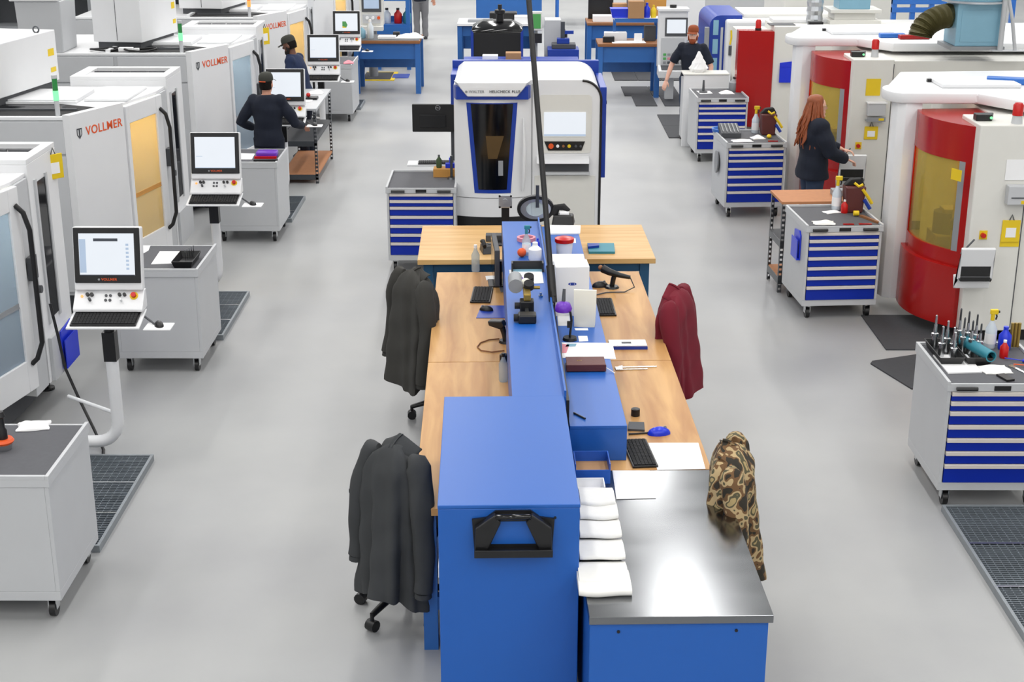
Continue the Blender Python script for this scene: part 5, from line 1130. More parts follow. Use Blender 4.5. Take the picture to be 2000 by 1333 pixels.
def beard(H, m):
    H(MB().ell((0, .048, -.078), .056, .062, .052, 14, 10), 'beard', m, 70)
    for sx in (-1, 1): H(MB().ell((sx * .064, .022, -.035), .016, .026, .045, 8, 8), 'sideburn', m, 70)
# person seen from behind
t, H = figure('person in navy work shirt and dark cap, seen from behind at a console', (-3.0, 17.35, 0), -.12, .985, (((-.34, .0, 1.14), (-.24, .22, 1.02)), ((.33, .05, 1.13), (.36, .30, 1.05))), 'navy', 'navy', 'skin', hy=-.15, bulk=.006)
cap(H, 'cap_olive', 'orange'); hair_back(H, 'darkbeard')
# bearded worker turned to the left
t, H = figure('bearded person in blue work shirt and cap, bending towards the machine', (-3.05, 20.75, 0), math.radians(78), .99, (((-.27, .08, 1.12), (-.16, .30, 1.02)), ((.27, .08, 1.12), (.16, .30, .98))), 'navyblue', 'navy', 'skin_dark', lean=.22, hp=-.35)
cap(H, 'cap_olive'); hair_back(H, 'darkbeard'); beard(H, 'darkbeard')
# worker with red cap
t, H = figure('bearded person in short sleeved polo, brick cap and safety glasses', (2.66, 22.2, 0), math.radians(165), .975, (((-.30, .02, 1.13), (-.30, .10, .90)), ((.32, .02, 1.13), (.38, .10, .90))), 'navy', 'jean', 'skin_fair', long_sleeve=False, hy=.0)
cap(H, 'cap_brick'); hair_back(H, 'beard'); beard(H, 'beard')
gl = MB()
for sx in (-1, 1): gl.tube([(sx * .034 + .026 * math.cos(a), .098, .028 + .018 * math.sin(a)) for a in [2 * PI * k / 14 for k in range(15)]], .003, 6).tube([(sx * .06, .096, .03), (sx * .08, .04, .03), (sx * .082, -.01, .02)], .003, 6)
H(gl, 'glasses', 'clearplastic', 60)
# red-haired person at the right machine
t, H = figure('person with long red hair in dark jacket and jeans, facing the red machine', (3.30, 15.95, 0), math.radians(-82), .965, (((-.22, .16, 1.14), (-.10, .38, 1.10)), ((.25, .12, 1.13), (.15, .36, 1.03))), 'navy', 'jean', 'skin_fair', bulk=.035, hips=1.12, hem=.80, female=True)
hb = MB().loft([[(r * .092 * math.cos(q), -.02 + r * .105 * math.sin(q) * (1 if math.sin(q) < 0 else .78), z) for q in [2 * PI * k / 24 for k in range(24)]] for r, z in ((.9, .03), (1.03, .07), (1.0, .11), (.75, .145), (.35, .158), (.05, .16))])
H(hb, 'hair', 'redhair', 70)
rnd = random.Random(4); strands = MB()
for k in range(110):
    a = PI * (1.0 + rnd.uniform(-.12, 1.12)); c, s = math.cos(a), math.sin(a); ln = rnd.uniform(.34, .52); ph = rnd.uniform(0, 6); sp = rnd.uniform(.9, 2.1)
    pts = []
    for j in range(10):
        v = j / 9; r_ = .088 + .055 * v * sp
        pts.append((c * r_ + .012 * v * math.sin(14 * v + ph), -.02 + s * (r_ + .02 * v) + .012 * v * math.cos(13 * v + ph), .09 - ln * v - .02 * v * v))
    strands.tube(pts, [.013, .013, .014, .014, .014, .013, .013, .012, .009, .004], 6)
H(strands, 'long_hair', 'redhair', 60)
gl = MB()
for sx in (-1, 1): gl.tube([(sx * .032 + .024 * math.cos(a), .1, .028 + .017 * math.sin(a)) for a in [2 * PI * k / 14 for k in range(15)]], .0025, 6).tube([(sx * .058, .098, .03), (sx * .08, .03, .03)], .0025, 6)
H(gl, 'glasses', 'brass', 60)
# person at the top edge
t, H = figure('person at the top edge in grey trousers, only lower body in view', (-2.22, 34.0, 0), .1, 1.0, (((-.27, .0, 1.13), (-.27, .1, .9)), ((.27, .0, 1.13), (.30, .1, .9))), 'navy', 'trousergrey', 'skin')
hair_back(H, 'darkbeard')

# ---------------------------------------------------------------- things on the benches
def at(px, py, z): p = P(px, py, z); return (p.x, p.y, z)
def quad_item(name, label, cat, pts, z, th, m, group=None):      # flat thing from four corner pixels on a height
    w = [P(x, y, z) for x, y in pts]; c = sum(w, Vector()) / len(w)
    return single(name, MB().prism([(p.x - c.x, p.y - c.y) for p in w], 0, th), m, label, cat, (c.x, c.y, z), 0, group)
T = ZT + .0005; S = ZU - .0025; LO = ZL + .0005
keyboard('black keyboard on the far left maple bench', at(941, 578, T), RZ + math.radians(86), .40, .16)
quad_item('mouse_pad', 'dark blue mouse mat on the far left maple bench', 'mouse pad', ((930, 622), (988, 622), (988, 598), (940, 598)), T, .004, 'deepblue')
mouse('black mouse on the dark blue mat', at(950, 606, T + .0045), 1.3)
bottle('clear water bottle at the far end of the left bench', at(929, 530, T), .035, .23, 'clear', 'paper', 'water_bottle')
quad_item('paper', 'small white label sheet on the far left bench', 'paper', ((950, 548), (974, 546), (972, 538), (948, 540)), T, .002, 'paper')
quad_item('paper', 'grey card tucked under the blue shelf on the left bench', 'paper', ((978, 571), (988, 571), (984, 552), (972, 552)), T, .002, 'midgrey')
def scanner(label, loc, rz, m='black'):
    t = thing('barcode_scanner', label, 'scanner', loc, rz, 'barcode scanners')
    part('head', MB().prism([(0, .10), (.09, .12), (.1, .155), (-.01, .165), (-.03, .13)], -.032, .032, 'y'), m, t, bevel=.008); part('handle', MB().tube([(0, 0, .12), (-.02, 0, .06), (-.03, 0, .018)], [.022, .02, .022], 8), m, t, smooth=50); part('base', MB().lathe([(.05, 0), (.045, .018)], (-.03, 0, 0)), m, t, smooth=50)
    return t
scanner('black barcode scanner leaning at the blue shelf on the left bench', at(980, 668, T), 2.8)
a = Vector(at(976, 668, T)); pts = [Vector(at(x, y, T + .006)) for x, y in ((975, 662), (955, 664), (938, 670), (932, 678), (940, 685), (960, 688), (985, 685))]
single('scanner_cord', MB().tube(pts, .005, 6), 'oak', 'brown looped scanner cord on the left bench', 'cord', smooth=60)
bottle('small black and clear bottle against the blue shelf on the left bench', at(983, 745, T), .03, .2, 'clear', 'black'); 
single('film_canister', MB().lathe([(.03, 0), (.03, .05), (.02, .055)]), 'black', 'black cylindrical canister beside the shelf on the left bench', 'canister', at(984, 706, T), smooth=45)
# edge-on monitors at the far end of the left bench
def edge_monitor(label, px, py, rz, z, h=.36, w=.5):
    loc = at(px, py, z); t = thing('monitor', label, 'monitor', loc, rz); part('panel', MB().box(-w / 2, w / 2, -.02, .02, .06, .06 + h), 'darkgrey', t, bevel=.006); part('screen', MB().box(-w / 2 + .015, w / 2 - .015, -.023, -.02, .075, .045 + h), 'blackgloss', t); part('stand', MB().box(-.03, .03, .02, .05, 0, .2).box(-.1, .1, -.06, .1, 0, .012), 'black', t)
edge_monitor('dark monitor seen edge-on against the blue shelf on left bench', 968, 555, math.radians(-86), T, .30, .55)
t = thing('desk_phone', 'black desk phone on the pale cross bench', 'phone', at(955, 492, T), .2); part('base', MB().frustum((-.07, .07, -.09, .09), (-.06, .06, -.05, .09), 0, .06), 'black', t, bevel=.006); part('handset', MB().tube([(-.05, -.07, .07), (-.05, 0, .10), (-.05, .07, .08)], .018, 8), 'blackmat', t, smooth=50); part('display', MB().box(0, .05, .02, .07, .06, .064), 'darkgrey', t)
bx_('black_box', 'small black box behind the desk phone on the cross bench', 'box', at(966, 470, T), .16, .1, .06, 'darkgrey')
# upper shelf: microscope
def microscope(label, loc, rz):
    t = thing('microscope', label, 'microscope', loc, rz)
    part('base', MB().box(-.06, .06, -.24, -.14, 0, .06), 'black', t, bevel=.01); part('knob', MB().cyl((-.09, -.19, .03), (-.06, -.19, .03), .025), 'blackmat', t); part('rail', MB().box(-.012, .012, -.16, .26, .03, .055), 'darksteel', t)
    part('carriage', MB().box(-.045, .05, -.06, .03, .02, .10), 'black', t, bevel=.008); part('knob', MB().cyl((-.08, -.02, .06), (-.045, -.02, .06), .022), 'blackmat', t)
    part('column', MB().box(-.02, .03, -.05, .28, .10, .15), 'brass', t, bevel=.008); part('knob', MB().cyl((.02, .10, .15), (.02, .08, .19), .035), 'blackmat', t, smooth=40); part('knob', MB().cyl((.025, .27, .15), (.025, .25, .19), .035), 'blackmat', t, smooth=40)
    part('lens_tube', MB().cyl((-.07, .10, .16), (-.07, .30, .16), .05), 'midgrey', t, smooth=40); part('stop', MB().cyl((.05, .2, .12), (.10, .2, .12), .012), 'brass', t); part('housing', MB().ell((.0, .16, .16), .04, .04, .04), 'ivory', t, smooth=60)
    return t
microscope('brass and black bench microscope on the long blue shelf', at(1028, 612, S), RZ)
# bottles and clutter at the far end of the upper shelf
spray_bottle('clear spray bottle with teal head on the long blue shelf', at(1028, 498, S), .24, 'teal', 'clear')
bottle('white plastic bottle beside the spray bottle on the blue shelf', at(1045, 508, S), .05, .14, 'paper', 'paper'); 
single('tape_roll', MB().loft([[(r * math.cos(q), r * math.sin(q), z) for q in [2 * PI * k / 20 for k in range(20)]] for r, z in ((.055, 0), (.075, 0), (.075, .03), (.055, .03), (.055, 0))], cap=False), 'pink', 'pink tape roll behind the spray bottle on the shelf', 'tape', at(1028, 470, S), smooth=40)
single('foam_ball', MB().ell((0, 0, .035), .035, .035, .035), 'orange', 'orange ball beside the spray bottle on the shelf', 'ball', at(1019, 502, S), smooth=60)
bottle('tiny blue bottle at the right of the spray bottle', at(1050, 490, S), .02, .1, 'royal', 'royal')
quad_item('paper', 'white form left of the microscope on the long blue shelf', 'paper', ((1000, 556), (1062, 554), (1058, 528), (994, 528)), S, .003, 'paper')
t = thing('tool_stand', 'black angled holder behind the microscope on the shelf', 'holder', at(1030, 528, S), RZ); part('back', MB().box(-.12, .12, 0, .012, 0, .07), 'black', t); part('side', MB().box(-.12, -.108, -.06, 0, 0, .07), 'black', t); part('side', MB().box(.108, .12, -.06, 0, 0, .07), 'black', t); part('plate', MB().box(-.108, .108, -.05, 0, 0, .008), 'lightblue', t)
single('screwdriver', MB().tube([(0, 0, .012), (0, .07, .012)], .011, 8).tube([(0, .07, .012), (0, .16, .012)], .004, 6), 'purple', 'purple handled screwdriver beside the microscope', 'screwdriver', at(1021, 552, S + .003), .1, smooth=50)
single('bolt', MB().lathe([(.016, 0), (.016, .012), (.008, .012), (.008, .03)], n=8), 'chrome', 'small bright bolt right of the microscope', 'bolt', at(1056, 580, S))
# cross bench: ring lamp, plate on post
a = Q(1046, 405, 12.6)
t = thing('ring_lamp', 'oval black ring magnifier lamp in front of the measuring machine', 'lamp', (a.x, 12.55, ZT), 0)
zc = a.z - ZT
def orr(rx, rz, y0, y1, nm, m, rx2, rz2, par=t):
    part(nm, MB().loft([[(k1 * math.cos(q), y, zc + k2 * math.sin(q)) for q in [2 * PI * k / 28 for k in range(28)]] for k1, k2, y in ((rx2, rz2, y0), (rx, rz, y0), (rx, rz, y1), (rx2, rz2, y1), (rx2, rz2, y0))], cap=False), m, par, smooth=40)
orr(.165, .12, -.03, .03, 'ring', 'black', .135, .092); orr(.135, .092, -.02, .0, 'light_ring', 'silver', .085, .065); part('lens', MB().loft([[(.085 * math.cos(q), y, zc + .065 * math.sin(q)) for q in [2 * PI * k / 28 for k in range(28)]] for y in (-.012, -.004)]), 'clear', t, smooth=40)
part('stem', MB().cyl((0, .0, .012), (0, .0, zc - .1), .018), 'black', t, smooth=40); part('base', MB().lathe([(.10, 0), (.09, .02)]), 'black', t, smooth=40); part('bracket', MB().box(-.0, .03, -.05, -.03, zc + .02, zc + .22), 'darksteel', t)
a = Q(987, 393, 12.6)
t = thing('mount_arm', 'square silver mounting plate on a black post before the measuring machine', 'bracket', (a.x, 12.6, ZT), 0); zc = a.z - ZT
part('plate', MB().box(-.06, .06, -.02, 0, zc - .06, zc + .06), 'silver', t, bevel=.006); part('post', MB().box(-.035, .035, .0, .05, 0, zc), 'black', t); part('base', MB().box(-.08, .08, -.06, .1, 0, .012), 'black', t); part('boss', MB().cyl((0, -.02, zc), (0, -.03, zc), .025), 'silver', t, smooth=40)
for sx in (-1, 1):
    for sz in (-1, 1): part('bolt', MB().cyl((sx * .05, -.02, zc + sz * .05), (sx * .05, -.028, zc + sz * .05), .010, n=8), 'black', t)
# lower shelf items
t = thing('label_printer', 'black curved label printer at the far end of the lower blue shelf', 'printer', at(1100, 438, LO), -.1); part('body', MB().frustum((-.1, .1, -.08, .08), (-.085, .085, -.05, .06), 0, .09), 'black', t, bevel=.012); part('arch', MB().tube([(-.08, 0, .08), (-.06, 0, .15), (.0, 0, .16), (.05, 0, .12)], [.03, .035, .03, .02], 8), 'blackmat', t, smooth=50); part('paper_roll', MB().cyl((-.03, .0, .10), (.05, .0, .10), .03), 'paper', t, smooth=40)
quad_item('paper', 'stack of white paper behind the red lid on the lower shelf', 'paper', ((1068, 459), (1133, 458), (1134, 443), (1065, 442)), LO, .012, 'paper'); quad_item('paper', 'small white note near the red lid', 'paper', ((1100, 475), (1125, 475), (1124, 466), (1097, 466)), LO, .002, 'paper')
t = thing('tub', 'white tub with red lid on the lower blue shelf', 'tub', at(1102, 500, LO), 0); part('body', MB().lathe([(.06, 0), (.07, .12)]), 'paper', t, smooth=45); part('lid', MB().lathe([(.078, .12), (.08, .15), (.05, .16)]), 'redlamp', t, smooth=45)
# white cartons
t = thing('white_carton', 'tall white carton with small blue oval emblem on the lower shelf', 'box', at(1117, 618, LO), RZ + .02)
part('body', MB().box(-.12, .12, 0, .22, 0, .36), 'paper', t, bevel=.003); part('emblem', MB().loft([[(.03 * k * math.cos(q), -.001, .24 + .011 * k * math.sin(q)) for q in [2 * PI * i / 20 for i in range(20)]] for k in (1, .6)], cap=False), 'deepblue', t); part('emblem_core', MB().box(-.012, .012, -.0015, 0, .234, .246), 'deepblue', t); part('flap', MB().box(-.12, .12, .0, .1, .36, .364), 'paper', t)
bx_('white_carton', 'second white carton standing behind the one with the blue emblem', 'box', (at(1117, 618, LO)[0] - .03, at(1117, 618, LO)[1] + .34, LO), .26, .2, .34, 'paper', RZ)
b = MB().loft([[(x * k, y * k2, z) for x, y in ((-.075, -.035), (0, -.045), (.075, -.035), (.075, .035), (0, .045), (-.075, .035))] for k, k2, z in ((.95, 1, 0), (1, 1, .08), (1.03, .8, .18), (1.05, .3, .26))])
single('paper_bag', b, 'ivory', 'creased ivory paper bag in front of the white carton', 'bag', at(1142, 636, LO), -.1, smooth=20)
t = thing('desk_lamp', 'purple domed lamp on a thin black stand on the lower shelf', 'lamp', at(1113, 664, LO), 0); part('base', MB().lathe([(.05, 0), (.045, .02)]), 'black', t, smooth=45); part('stem', MB().tube([(0, 0, .02), (.01, .0, .14), (.0, 0, .2)], .008, 8), 'black', t, smooth=50); part('shade', MB().lathe([(.055, .17), (.06, .19), (.045, .225), (.01, .24)], (-.045, .05, .02)), 'purple', t, smooth=50); part('neck', MB().tube([(-.045, .05, .25), (-.04, .07, .34)], [.014, .01], 8), 'darkgrey', t, smooth=50); part('clamp', MB().box(-.02, .012, -.015, .015, .09, .13), 'blackmat', t)
quad_item('paper', 'white receipt under the purple lamp', 'paper', ((1090, 637), (1114, 637), (1112, 612), (1088, 612)), LO, .002, 'paper'); quad_item('paper', 'small white card beside the lamp base', 'paper', ((1131, 668), (1149, 667), (1147, 657), (1129, 657)), LO, .002, 'paper')
quad_item('paper', 'white paper strip in front of the ivory bag', 'paper', ((1124, 646), (1149, 646), (1148, 642), (1122, 642)), LO, .002, 'paper')
quad_item('paper', 'white leaflet with coloured picture under the brown book', 'paper', ((1098, 700), (1203, 702), (1196, 671), (1097, 670)), LO, .003, 'paper')
quad_item('picture', 'pink and blue picture printed on the white leaflet', 'picture', ((1098, 690), (1106, 690), (1112, 674), (1098, 672)), LO + .0035, .001, 'pink'); quad_item('picture', 'light blue printed patch on the white leaflet', 'picture', ((1104, 678), (1124, 677), (1126, 672), (1108, 672)), LO + .0035, .001, 'lightblue')
p = at(1145, 726, LO + .004); t = thing('book', 'brown leather book lying on the lower blue shelf', 'book', (p[0], p[1], p[2]), RZ)
part('cover', MB().box(-.125, .125, 0, .155, 0, .006).box(-.125, .125, 0, .155, .040, .046).box(-.127, .127, -.004, .004, 0, .046), 'brownbook', t, bevel=.003); part('pages', MB().box(-.12, .12, .004, .15, .006, .040), 'ivory', t); text('lettering', 'ESV', .02, 'brass', t, (-.04, .08, .0465), (0, 0, 0), .0004); part('ribbon', MB().tube([(.125, .02, .02), (.16, .0, .004), (.18, -.04, .002)], .003, 6), 'paper', t)
single('pen', MB().tube([(0, 0, .006), (.0, .11, .006)], .006, 8), 'darksteel', 'dark pen lying on the near end of the lower shelf', 'pen', at(1143, 820, LO), math.radians(35), smooth=50)
# right benches
quad_item('book', 'teal booklet on the pale cross bench', 'book', ((1150, 496), (1201, 496), (1199, 479), (1147, 479)), T, .02, 'teal'); quad_item('case', 'dark blue case lying on the teal booklet', 'case', ((1148, 486), (1170, 484), (1170, 479), (1148, 480)), T + .0205, .02, 'deepblue')
t = thing('barcode_scanner', 'black barcode gun on a stand on the far right bench', 'scanner', at(1195, 562, T), -.2, 'barcode scanners'); part('stand', MB().tube([(0, 0, .01), (.01, 0, .07), (.02, 0, .11)], .02, 8).lathe([(.06, 0), (.05, .015)]), 'black', t, smooth=50); part('gun', MB().tube([(-.08, .02, .15), (-.02, 0, .13), (.06, -.02, .115), (.15, -.02, .10)], [.035, .03, .022, .016], 10), 'black', t, smooth=50); part('window', MB().ell((-.1, .03, .155), .02, .03, .02), 'oak', t, smooth=50); part('cord', MB().tube([(.15, -.02, .10), (.19, -.05, .03), (.12, -.12, .006), (-.02, -.16, .006), (-.1, -.25, .006)], .005, 6), 'darkgrey', t, smooth=60)
mouse('black mouse near the barcode gun on the far right bench', at(1172, 560, T), -1.3, 'black', 1.25)
keyboard('black keyboard on the far right maple bench', at(1182, 602, T), RZ + math.radians(90), .42, .14)
p = at(1226, 683, T); t = thing('manual', 'plastic wrapped manual on the far right bench', 'book', p, RZ); part('cover', MB().box(-.13, .14, 0, .13, 0, .03), 'silver', t, bevel=.003); part('spine', MB().box(-.13, .142, -.004, 0, 0, .022), 'deepblue', t); part('print', MB().box(-.04, .03, .04, .08, .03, .0305), 'darkgrey', t)
t = thing('calipers', 'steel calipers lying on the right bench below the seam', 'calipers', at(1202, 722, T), RZ + .05); part('beam', MB().box(0, .29, .02, .036, 0, .006), 'chrome', t); part('jaw', MB().prism([(.03, .036), (.05, .036), (.06, .06), (.03, .05)], 0, .006), 'chrome', t); part('slider', MB().box(.0, .05, -.03, .02, 0, .010), 'chrome', t, bevel=.002); part('lower_bar', MB().box(.04, .22, -.022, -.01, 0, .006), 'chrome', t)
single('film_canister', MB().lathe([(.028, 0), (.028, .045), (.02, .048)]), 'black', 'small black canister standing on the near right bench', 'canister', at(1241, 812, T), smooth=45)
quad_item('calculator', 'grey calculator peeking from the lower blue shelf', 'calculator', ((1226, 842), (1259, 844), (1258, 829), (1228, 828)), T, .014, 'darkgrey'); single('pen', MB().tube([(0, 0, .006), (.14, .015, .006)], .006, 8), 'black', 'black pen below the calculator on the near right bench', 'pen', at(1228, 850, T), .05, smooth=50)
mouse('blue and black mouse on the near right bench', at(1287, 848, T), math.radians(-80), 'royal', 1.3)
keyboard('black full size keyboard beside the white sheet on near right bench', at(1249, 888, T), RZ + math.radians(94), .40, .15)
quad_item('paper', 'large white sheet on the near right bench', 'paper', ((1284, 919), (1378, 917), (1364, 866), (1266, 866)), T, .002, 'paper'); quad_item('paper', 'white sheet on the steel table corner', 'paper', ((1204, 976), (1281, 974), (1270, 920), (1196, 920)), T + .001, .002, 'paper')
# bins beside the blue shelf
def tub(label, px, py, w, d, h, m, inner, group):
    t = thing('parts_bin', label, 'bin', at(px, py, T), RZ, group); th = .006
    part('tray', MB().box(-w / 2, w / 2, -d / 2, d / 2, 0, th).box(-w / 2, -w / 2 + th, -d / 2, d / 2, th, h).box(w / 2 - th, w / 2, -d / 2, d / 2, th, h).box(-w / 2 + th, w / 2 - th, -d / 2, -d / 2 + th, th, h * .7).box(-w / 2 + th, w / 2 - th, d / 2 - th, d / 2, th, h), m, t)
    part('liner', MB().box(-w / 2 + th, w / 2 - th, -d / 2 + th, d / 2 - th, th, h * .5), inner, t); return t
tub('blue plastic bin lined with cardboard beside the towels', 1155, 932, .20, .19, .12, 'binblue', 'cardboard', 'parts bins'); tub('white plastic bin between the blue bin and the towels', 1150, 975, .17, .12, .10, 'paper', 'paper', 'parts bins')
# folded towels
GT = 'folded white towels'
names9 = ['nearest', 'second', 'third', 'fourth', 'fifth', 'farthest']
fy = [1162, 1136, 1090, 1048, 1012, 985]
for k in range(6):
    z0 = ZT + .001 + .024 * k; fu, fv = ip(1183 - 3 * k, fy[k], z0 + .012); wd = .255 - .014 * k; ln = .20; th = .036 if k == 0 else .026
    rings = []
    for i in range(13):      # across the width; profile: rounded fold at the front, sagging back edge
        u = i / 12 - .5; x = u * wd; sag = .012 * (1 - (2 * u) ** 2); e = .006 * math.sin(7 * u + k) - .012 * (1 - (2 * u) ** 2)
        drop = -.022 * (k > 0)
        pr = [(ln, 0 + drop), (.02, 0)] + [(.014 - .016 * math.sin(q) + e, th / 2 - th / 2 * math.cos(q)) for q in [PI * j / 6 for j in range(7)]] + [(.05, th + .004), (ln * .6, th + .006), (ln, th + drop * .6)]
        rings.append([(x, y, z) for y, z in pr])
    single('towel', MB().loft(rings), 'towel', names9[k] + ' white folded towel in the fanned row on the steel table', 'towel', I(fu, fv, z0), RZ, GT, smooth=50)

# ---------------------------------------------------------------- things on the tool cabinets
def tool_holder(label, loc, h=.16, m='chrome', group='cutting tools in trays', base=.022):
    t = thing('tool_holder', label, 'cutting tool', loc, 0, group); part('cone', MB().lathe([(base, 0), (base * .8, h * .35), (base * 1.15, h * .37), (base * 1.15, h * .45), (base * .6, h * .47), (base * .5, h * .7)]), 'chrome', t, smooth=40); part('cutter', MB().lathe([(base * .42, h * .7), (base * .36, h * .97), (base * .1, h)], n=8), m, t); return t
def black_tray(label, cab, x, y, w, d, rz=0.):
    t = thing('tool_tray', label, 'tray', on(cab, x, y), cab.rotation_euler.z + rz, 'black tool trays'); h = .06
    part('floor', MB().box(-w / 2 + .02, w / 2 - .02, -d / 2 + .02, d / 2 - .02, 0, .006), 'black', t)
    for nm, vs in (('wall', ((-w / 2 + .02, -d / 2 + .02), (w / 2 - .02, -d / 2 + .02), (w / 2, -d / 2), (-w / 2, -d / 2))), ('wall', ((-w / 2 + .02, d / 2 - .02), (w / 2 - .02, d / 2 - .02), (w / 2, d / 2), (-w / 2, d / 2))), ('wall', ((-w / 2 + .02, -d / 2 + .02), (-w / 2 + .02, d / 2 - .02), (-w / 2, d / 2), (-w / 2, -d / 2))), ('wall', ((w / 2 - .02, -d / 2 + .02), (w / 2 - .02, d / 2 - .02), (w / 2, d / 2), (w / 2, -d / 2)))):
        a, b, c, d_ = vs; v = [(a[0], a[1], 0), (b[0], b[1], 0), (c[0], c[1], h), (d_[0], d_[1], h)]; cx = sum(p[0] for p in v) / 4; cy = sum(p[1] for p in v) / 4
        k = (1 - .006 / max(abs(cx), .05), 1 - .006 / max(abs(cy), .05)); v2 = [(p[0] * .96, p[1] * .96, p[2] + .001) for p in v]
        part(nm, MB().add(v + v2, [(0, 1, 2, 3), (7, 6, 5, 4), (0, 4, 5, 1), (1, 5, 6, 2), (2, 6, 7, 3), (3, 7, 4, 0)]), 'black', t)
    return t
black_tray('black tray of upright cutters at the left of nearest right cabinet', cabR1, -.24, .15, .17, .42); black_tray('black tray with the turquoise tube on nearest right cabinet', cabR1, -.05, .15, .18, .42)
names = ['rear', 'second', 'third', 'front']
for i in range(4): tool_holder('%s chrome tool holder in the left tray, nearest right cabinet' % names[i], on(cabR1, -.27 + (i % 2) * .06, .30 - i * .09, .918), .25 - .012 * i)
tool_holder('single chrome cutter right of the left tray row, nearest right cabinet', on(cabR1, -.19, .12, .918), .22)
for i in range(6): tool_holder('%s grey steel rod in the tray with the turquoise tube' % ['first', 'second', 'third', 'fourth', 'fifth', 'sixth'][i], on(cabR1, -.10 + (i % 3) * .05 + .0, .30 - (i // 3) * .10 - (i % 3) * .03, .918), .30 - .012 * i, 'darksteel', base=.018)
b = MB().loft([[(r * math.cos(q), y, .06 + r * math.sin(q)) for q in [2 * PI * k / 18 for k in range(18)]] for r, y in ((.032, -.18), (.040, -.18), (.040, .2), (.032, .2), (.032, -.18))], cap=False)
o = single('plastic_tube', b, 'teal', 'turquoise plastic tube lying across the tray on nearest right cabinet', 'tube', on(cabR1, -.02, .12, .92), .25, smooth=40)
quad_item('towel', 'white sheet lying at the front of nearest right cabinet', 'paper', ((1852, 731), (1918, 729), (1888, 695), (1822, 696)), .9115, .01, 'paper')
crumple('towel', 'folded cream towel on the nearest right cabinet', 'towel', on(cabR1, .03, -.14), .20, .16, .03, 'towel', .1, 5)
spray_bottle('spray bottle with yellow head on the nearest right cabinet', on(cabR1, .14, .34), .29, 'yellow', 'clearplastic'); bottle('small red and white bottle on the nearest right cabinet', on(cabR1, .17, .12), .03, .13, 'redlamp', 'paper'); bottle('blue cup on the nearest right cabinet', on(cabR1, .23, .30), .045, .17, 'royal', 'royal', 'cup')
for i in range(3): single('tool', MB().cyl((0, 0, .01), (0, .0, .19), .012), 'brass', 'brass rod %s on the nearest right cabinet at right edge' % ['first from left', 'second from left', 'third from left'][i], 'rod', on(cabR1, .28 + i * .025, .32, .911), 0, 'brass rods', smooth=40)
single('gauge', MB().prism([(-.03, -.06), (.03, -.06), (.03, .06), (-.03, .06)], 0, .015), 'black', 'black gauge lying in front of the cream towel', 'gauge', on(cabR1, .05, -.30, .9115), .3)
single('wrench', MB().box(-.012, .012, -.12, .12, 0, .006).cyl((0, .12, 0), (0, .12, .008), .025), 'chrome', 'steel wrench at the right of nearest right cabinet', 'wrench', on(cabR1, .21, -.18, .9115), .35); single('screwdriver', MB().tube([(0, -.08, .014), (0, .0, .014)], .013, 8).tube([(0, .0, .014), (0, .12, .014)], .004, 6), 'royal', 'blue handled screwdriver on the nearest right cabinet', 'screwdriver', on(cabR1, .27, .02, .9115), 1.1, smooth=50); single('screwdriver', MB().tube([(0, -.08, .014), (0, .0, .014)], .013, 8).tube([(0, .0, .014), (0, .1, .014)], .004, 6), 'orange', 'orange handled screwdriver on the nearest right cabinet', 'screwdriver', on(cabR1, .28, -.08, .9115), 1.3, smooth=50)
# cabinet R2
crumple('towel', 'cream towel on the cabinet with the blue pocket', 'towel', on(cabR2, -.17, -.28), .2, .14, .03, 'towel', 0, 6); crumple('rag', 'white paper scraps on the cabinet with the blue pocket', 'rag', on(cabR2, .02, .14), .16, .1, .01, 'paper', .4, 7)
spray_bottle('spray bottle with yellow head on the cabinet with blue pocket', on(cabR2, .10, .26), .34, 'yellow', 'clearplastic'); bottle('small red and white bottle on the cabinet with blue pocket', on(cabR2, .14, .12), .034, .13, 'redlamp', 'paper')
def caddy(label, loc, rz):
    t = thing('tool_caddy', label, 'caddy', loc, rz, 'tool caddies'); part('body', MB().frustum((-.08, .08, -.08, .08), (-.1, .1, -.09, .09), 0, .26), 'brownbook', t, bevel=.015); part('flap', MB().prism([(-.1, .26), (.1, .26), (.06, .33), (-.04, .32)], -.03, .06, 'y'), 'blackmat', t, bevel=.01)
    part('clamp', MB().tube([(-.02, -.08, .30), (.02, -.1, .27), (.06, -.1, .29)], .014, 6), 'yellow', t, smooth=50); part('grip', MB().tube([(.06, -.09, .24), (.12, -.1, .16), (.16, -.1, .1)], .016, 6), 'yellow', t, smooth=50); part('lever', MB().tube([(.08, -.1, .14), (.14, -.12, .05)], .018, 6), 'deepblue', t, smooth=50); return t
caddy('brown tool caddy with yellow clamps on the cabinet with blue pocket', on(cabR2, .24, .18), 0.); caddy('brown tool caddy with yellow clamps on the towel cabinet', on(cabR3, .26, .16), 0.)
for i, (x, m, nm) in enumerate(((.05, 'red', 'red'), (.2, 'red', 'longer red'))): single('tool', MB().box(-.05, .05 + .02 * i, -.012, .012, 0, .01), m, nm + ' flat tool at the front of the cabinet with blue pocket', 'tool', on(cabR2, x, -.34, .9115))
single('tool', MB().box(-.015, .015, -.14, .14, 0, .02), 'oak', 'brown handled file at the right of the cabinet with blue pocket', 'file', on(cabR2, .30, -.18, .9115), .4); single('bit', MB().cyl((0, 0, .03), (.05, 0, .03), .025), 'yellow', 'yellow knob on the cabinet with blue pocket', 'knob', on(cabR2, .19, -.02, .9115), smooth=40)
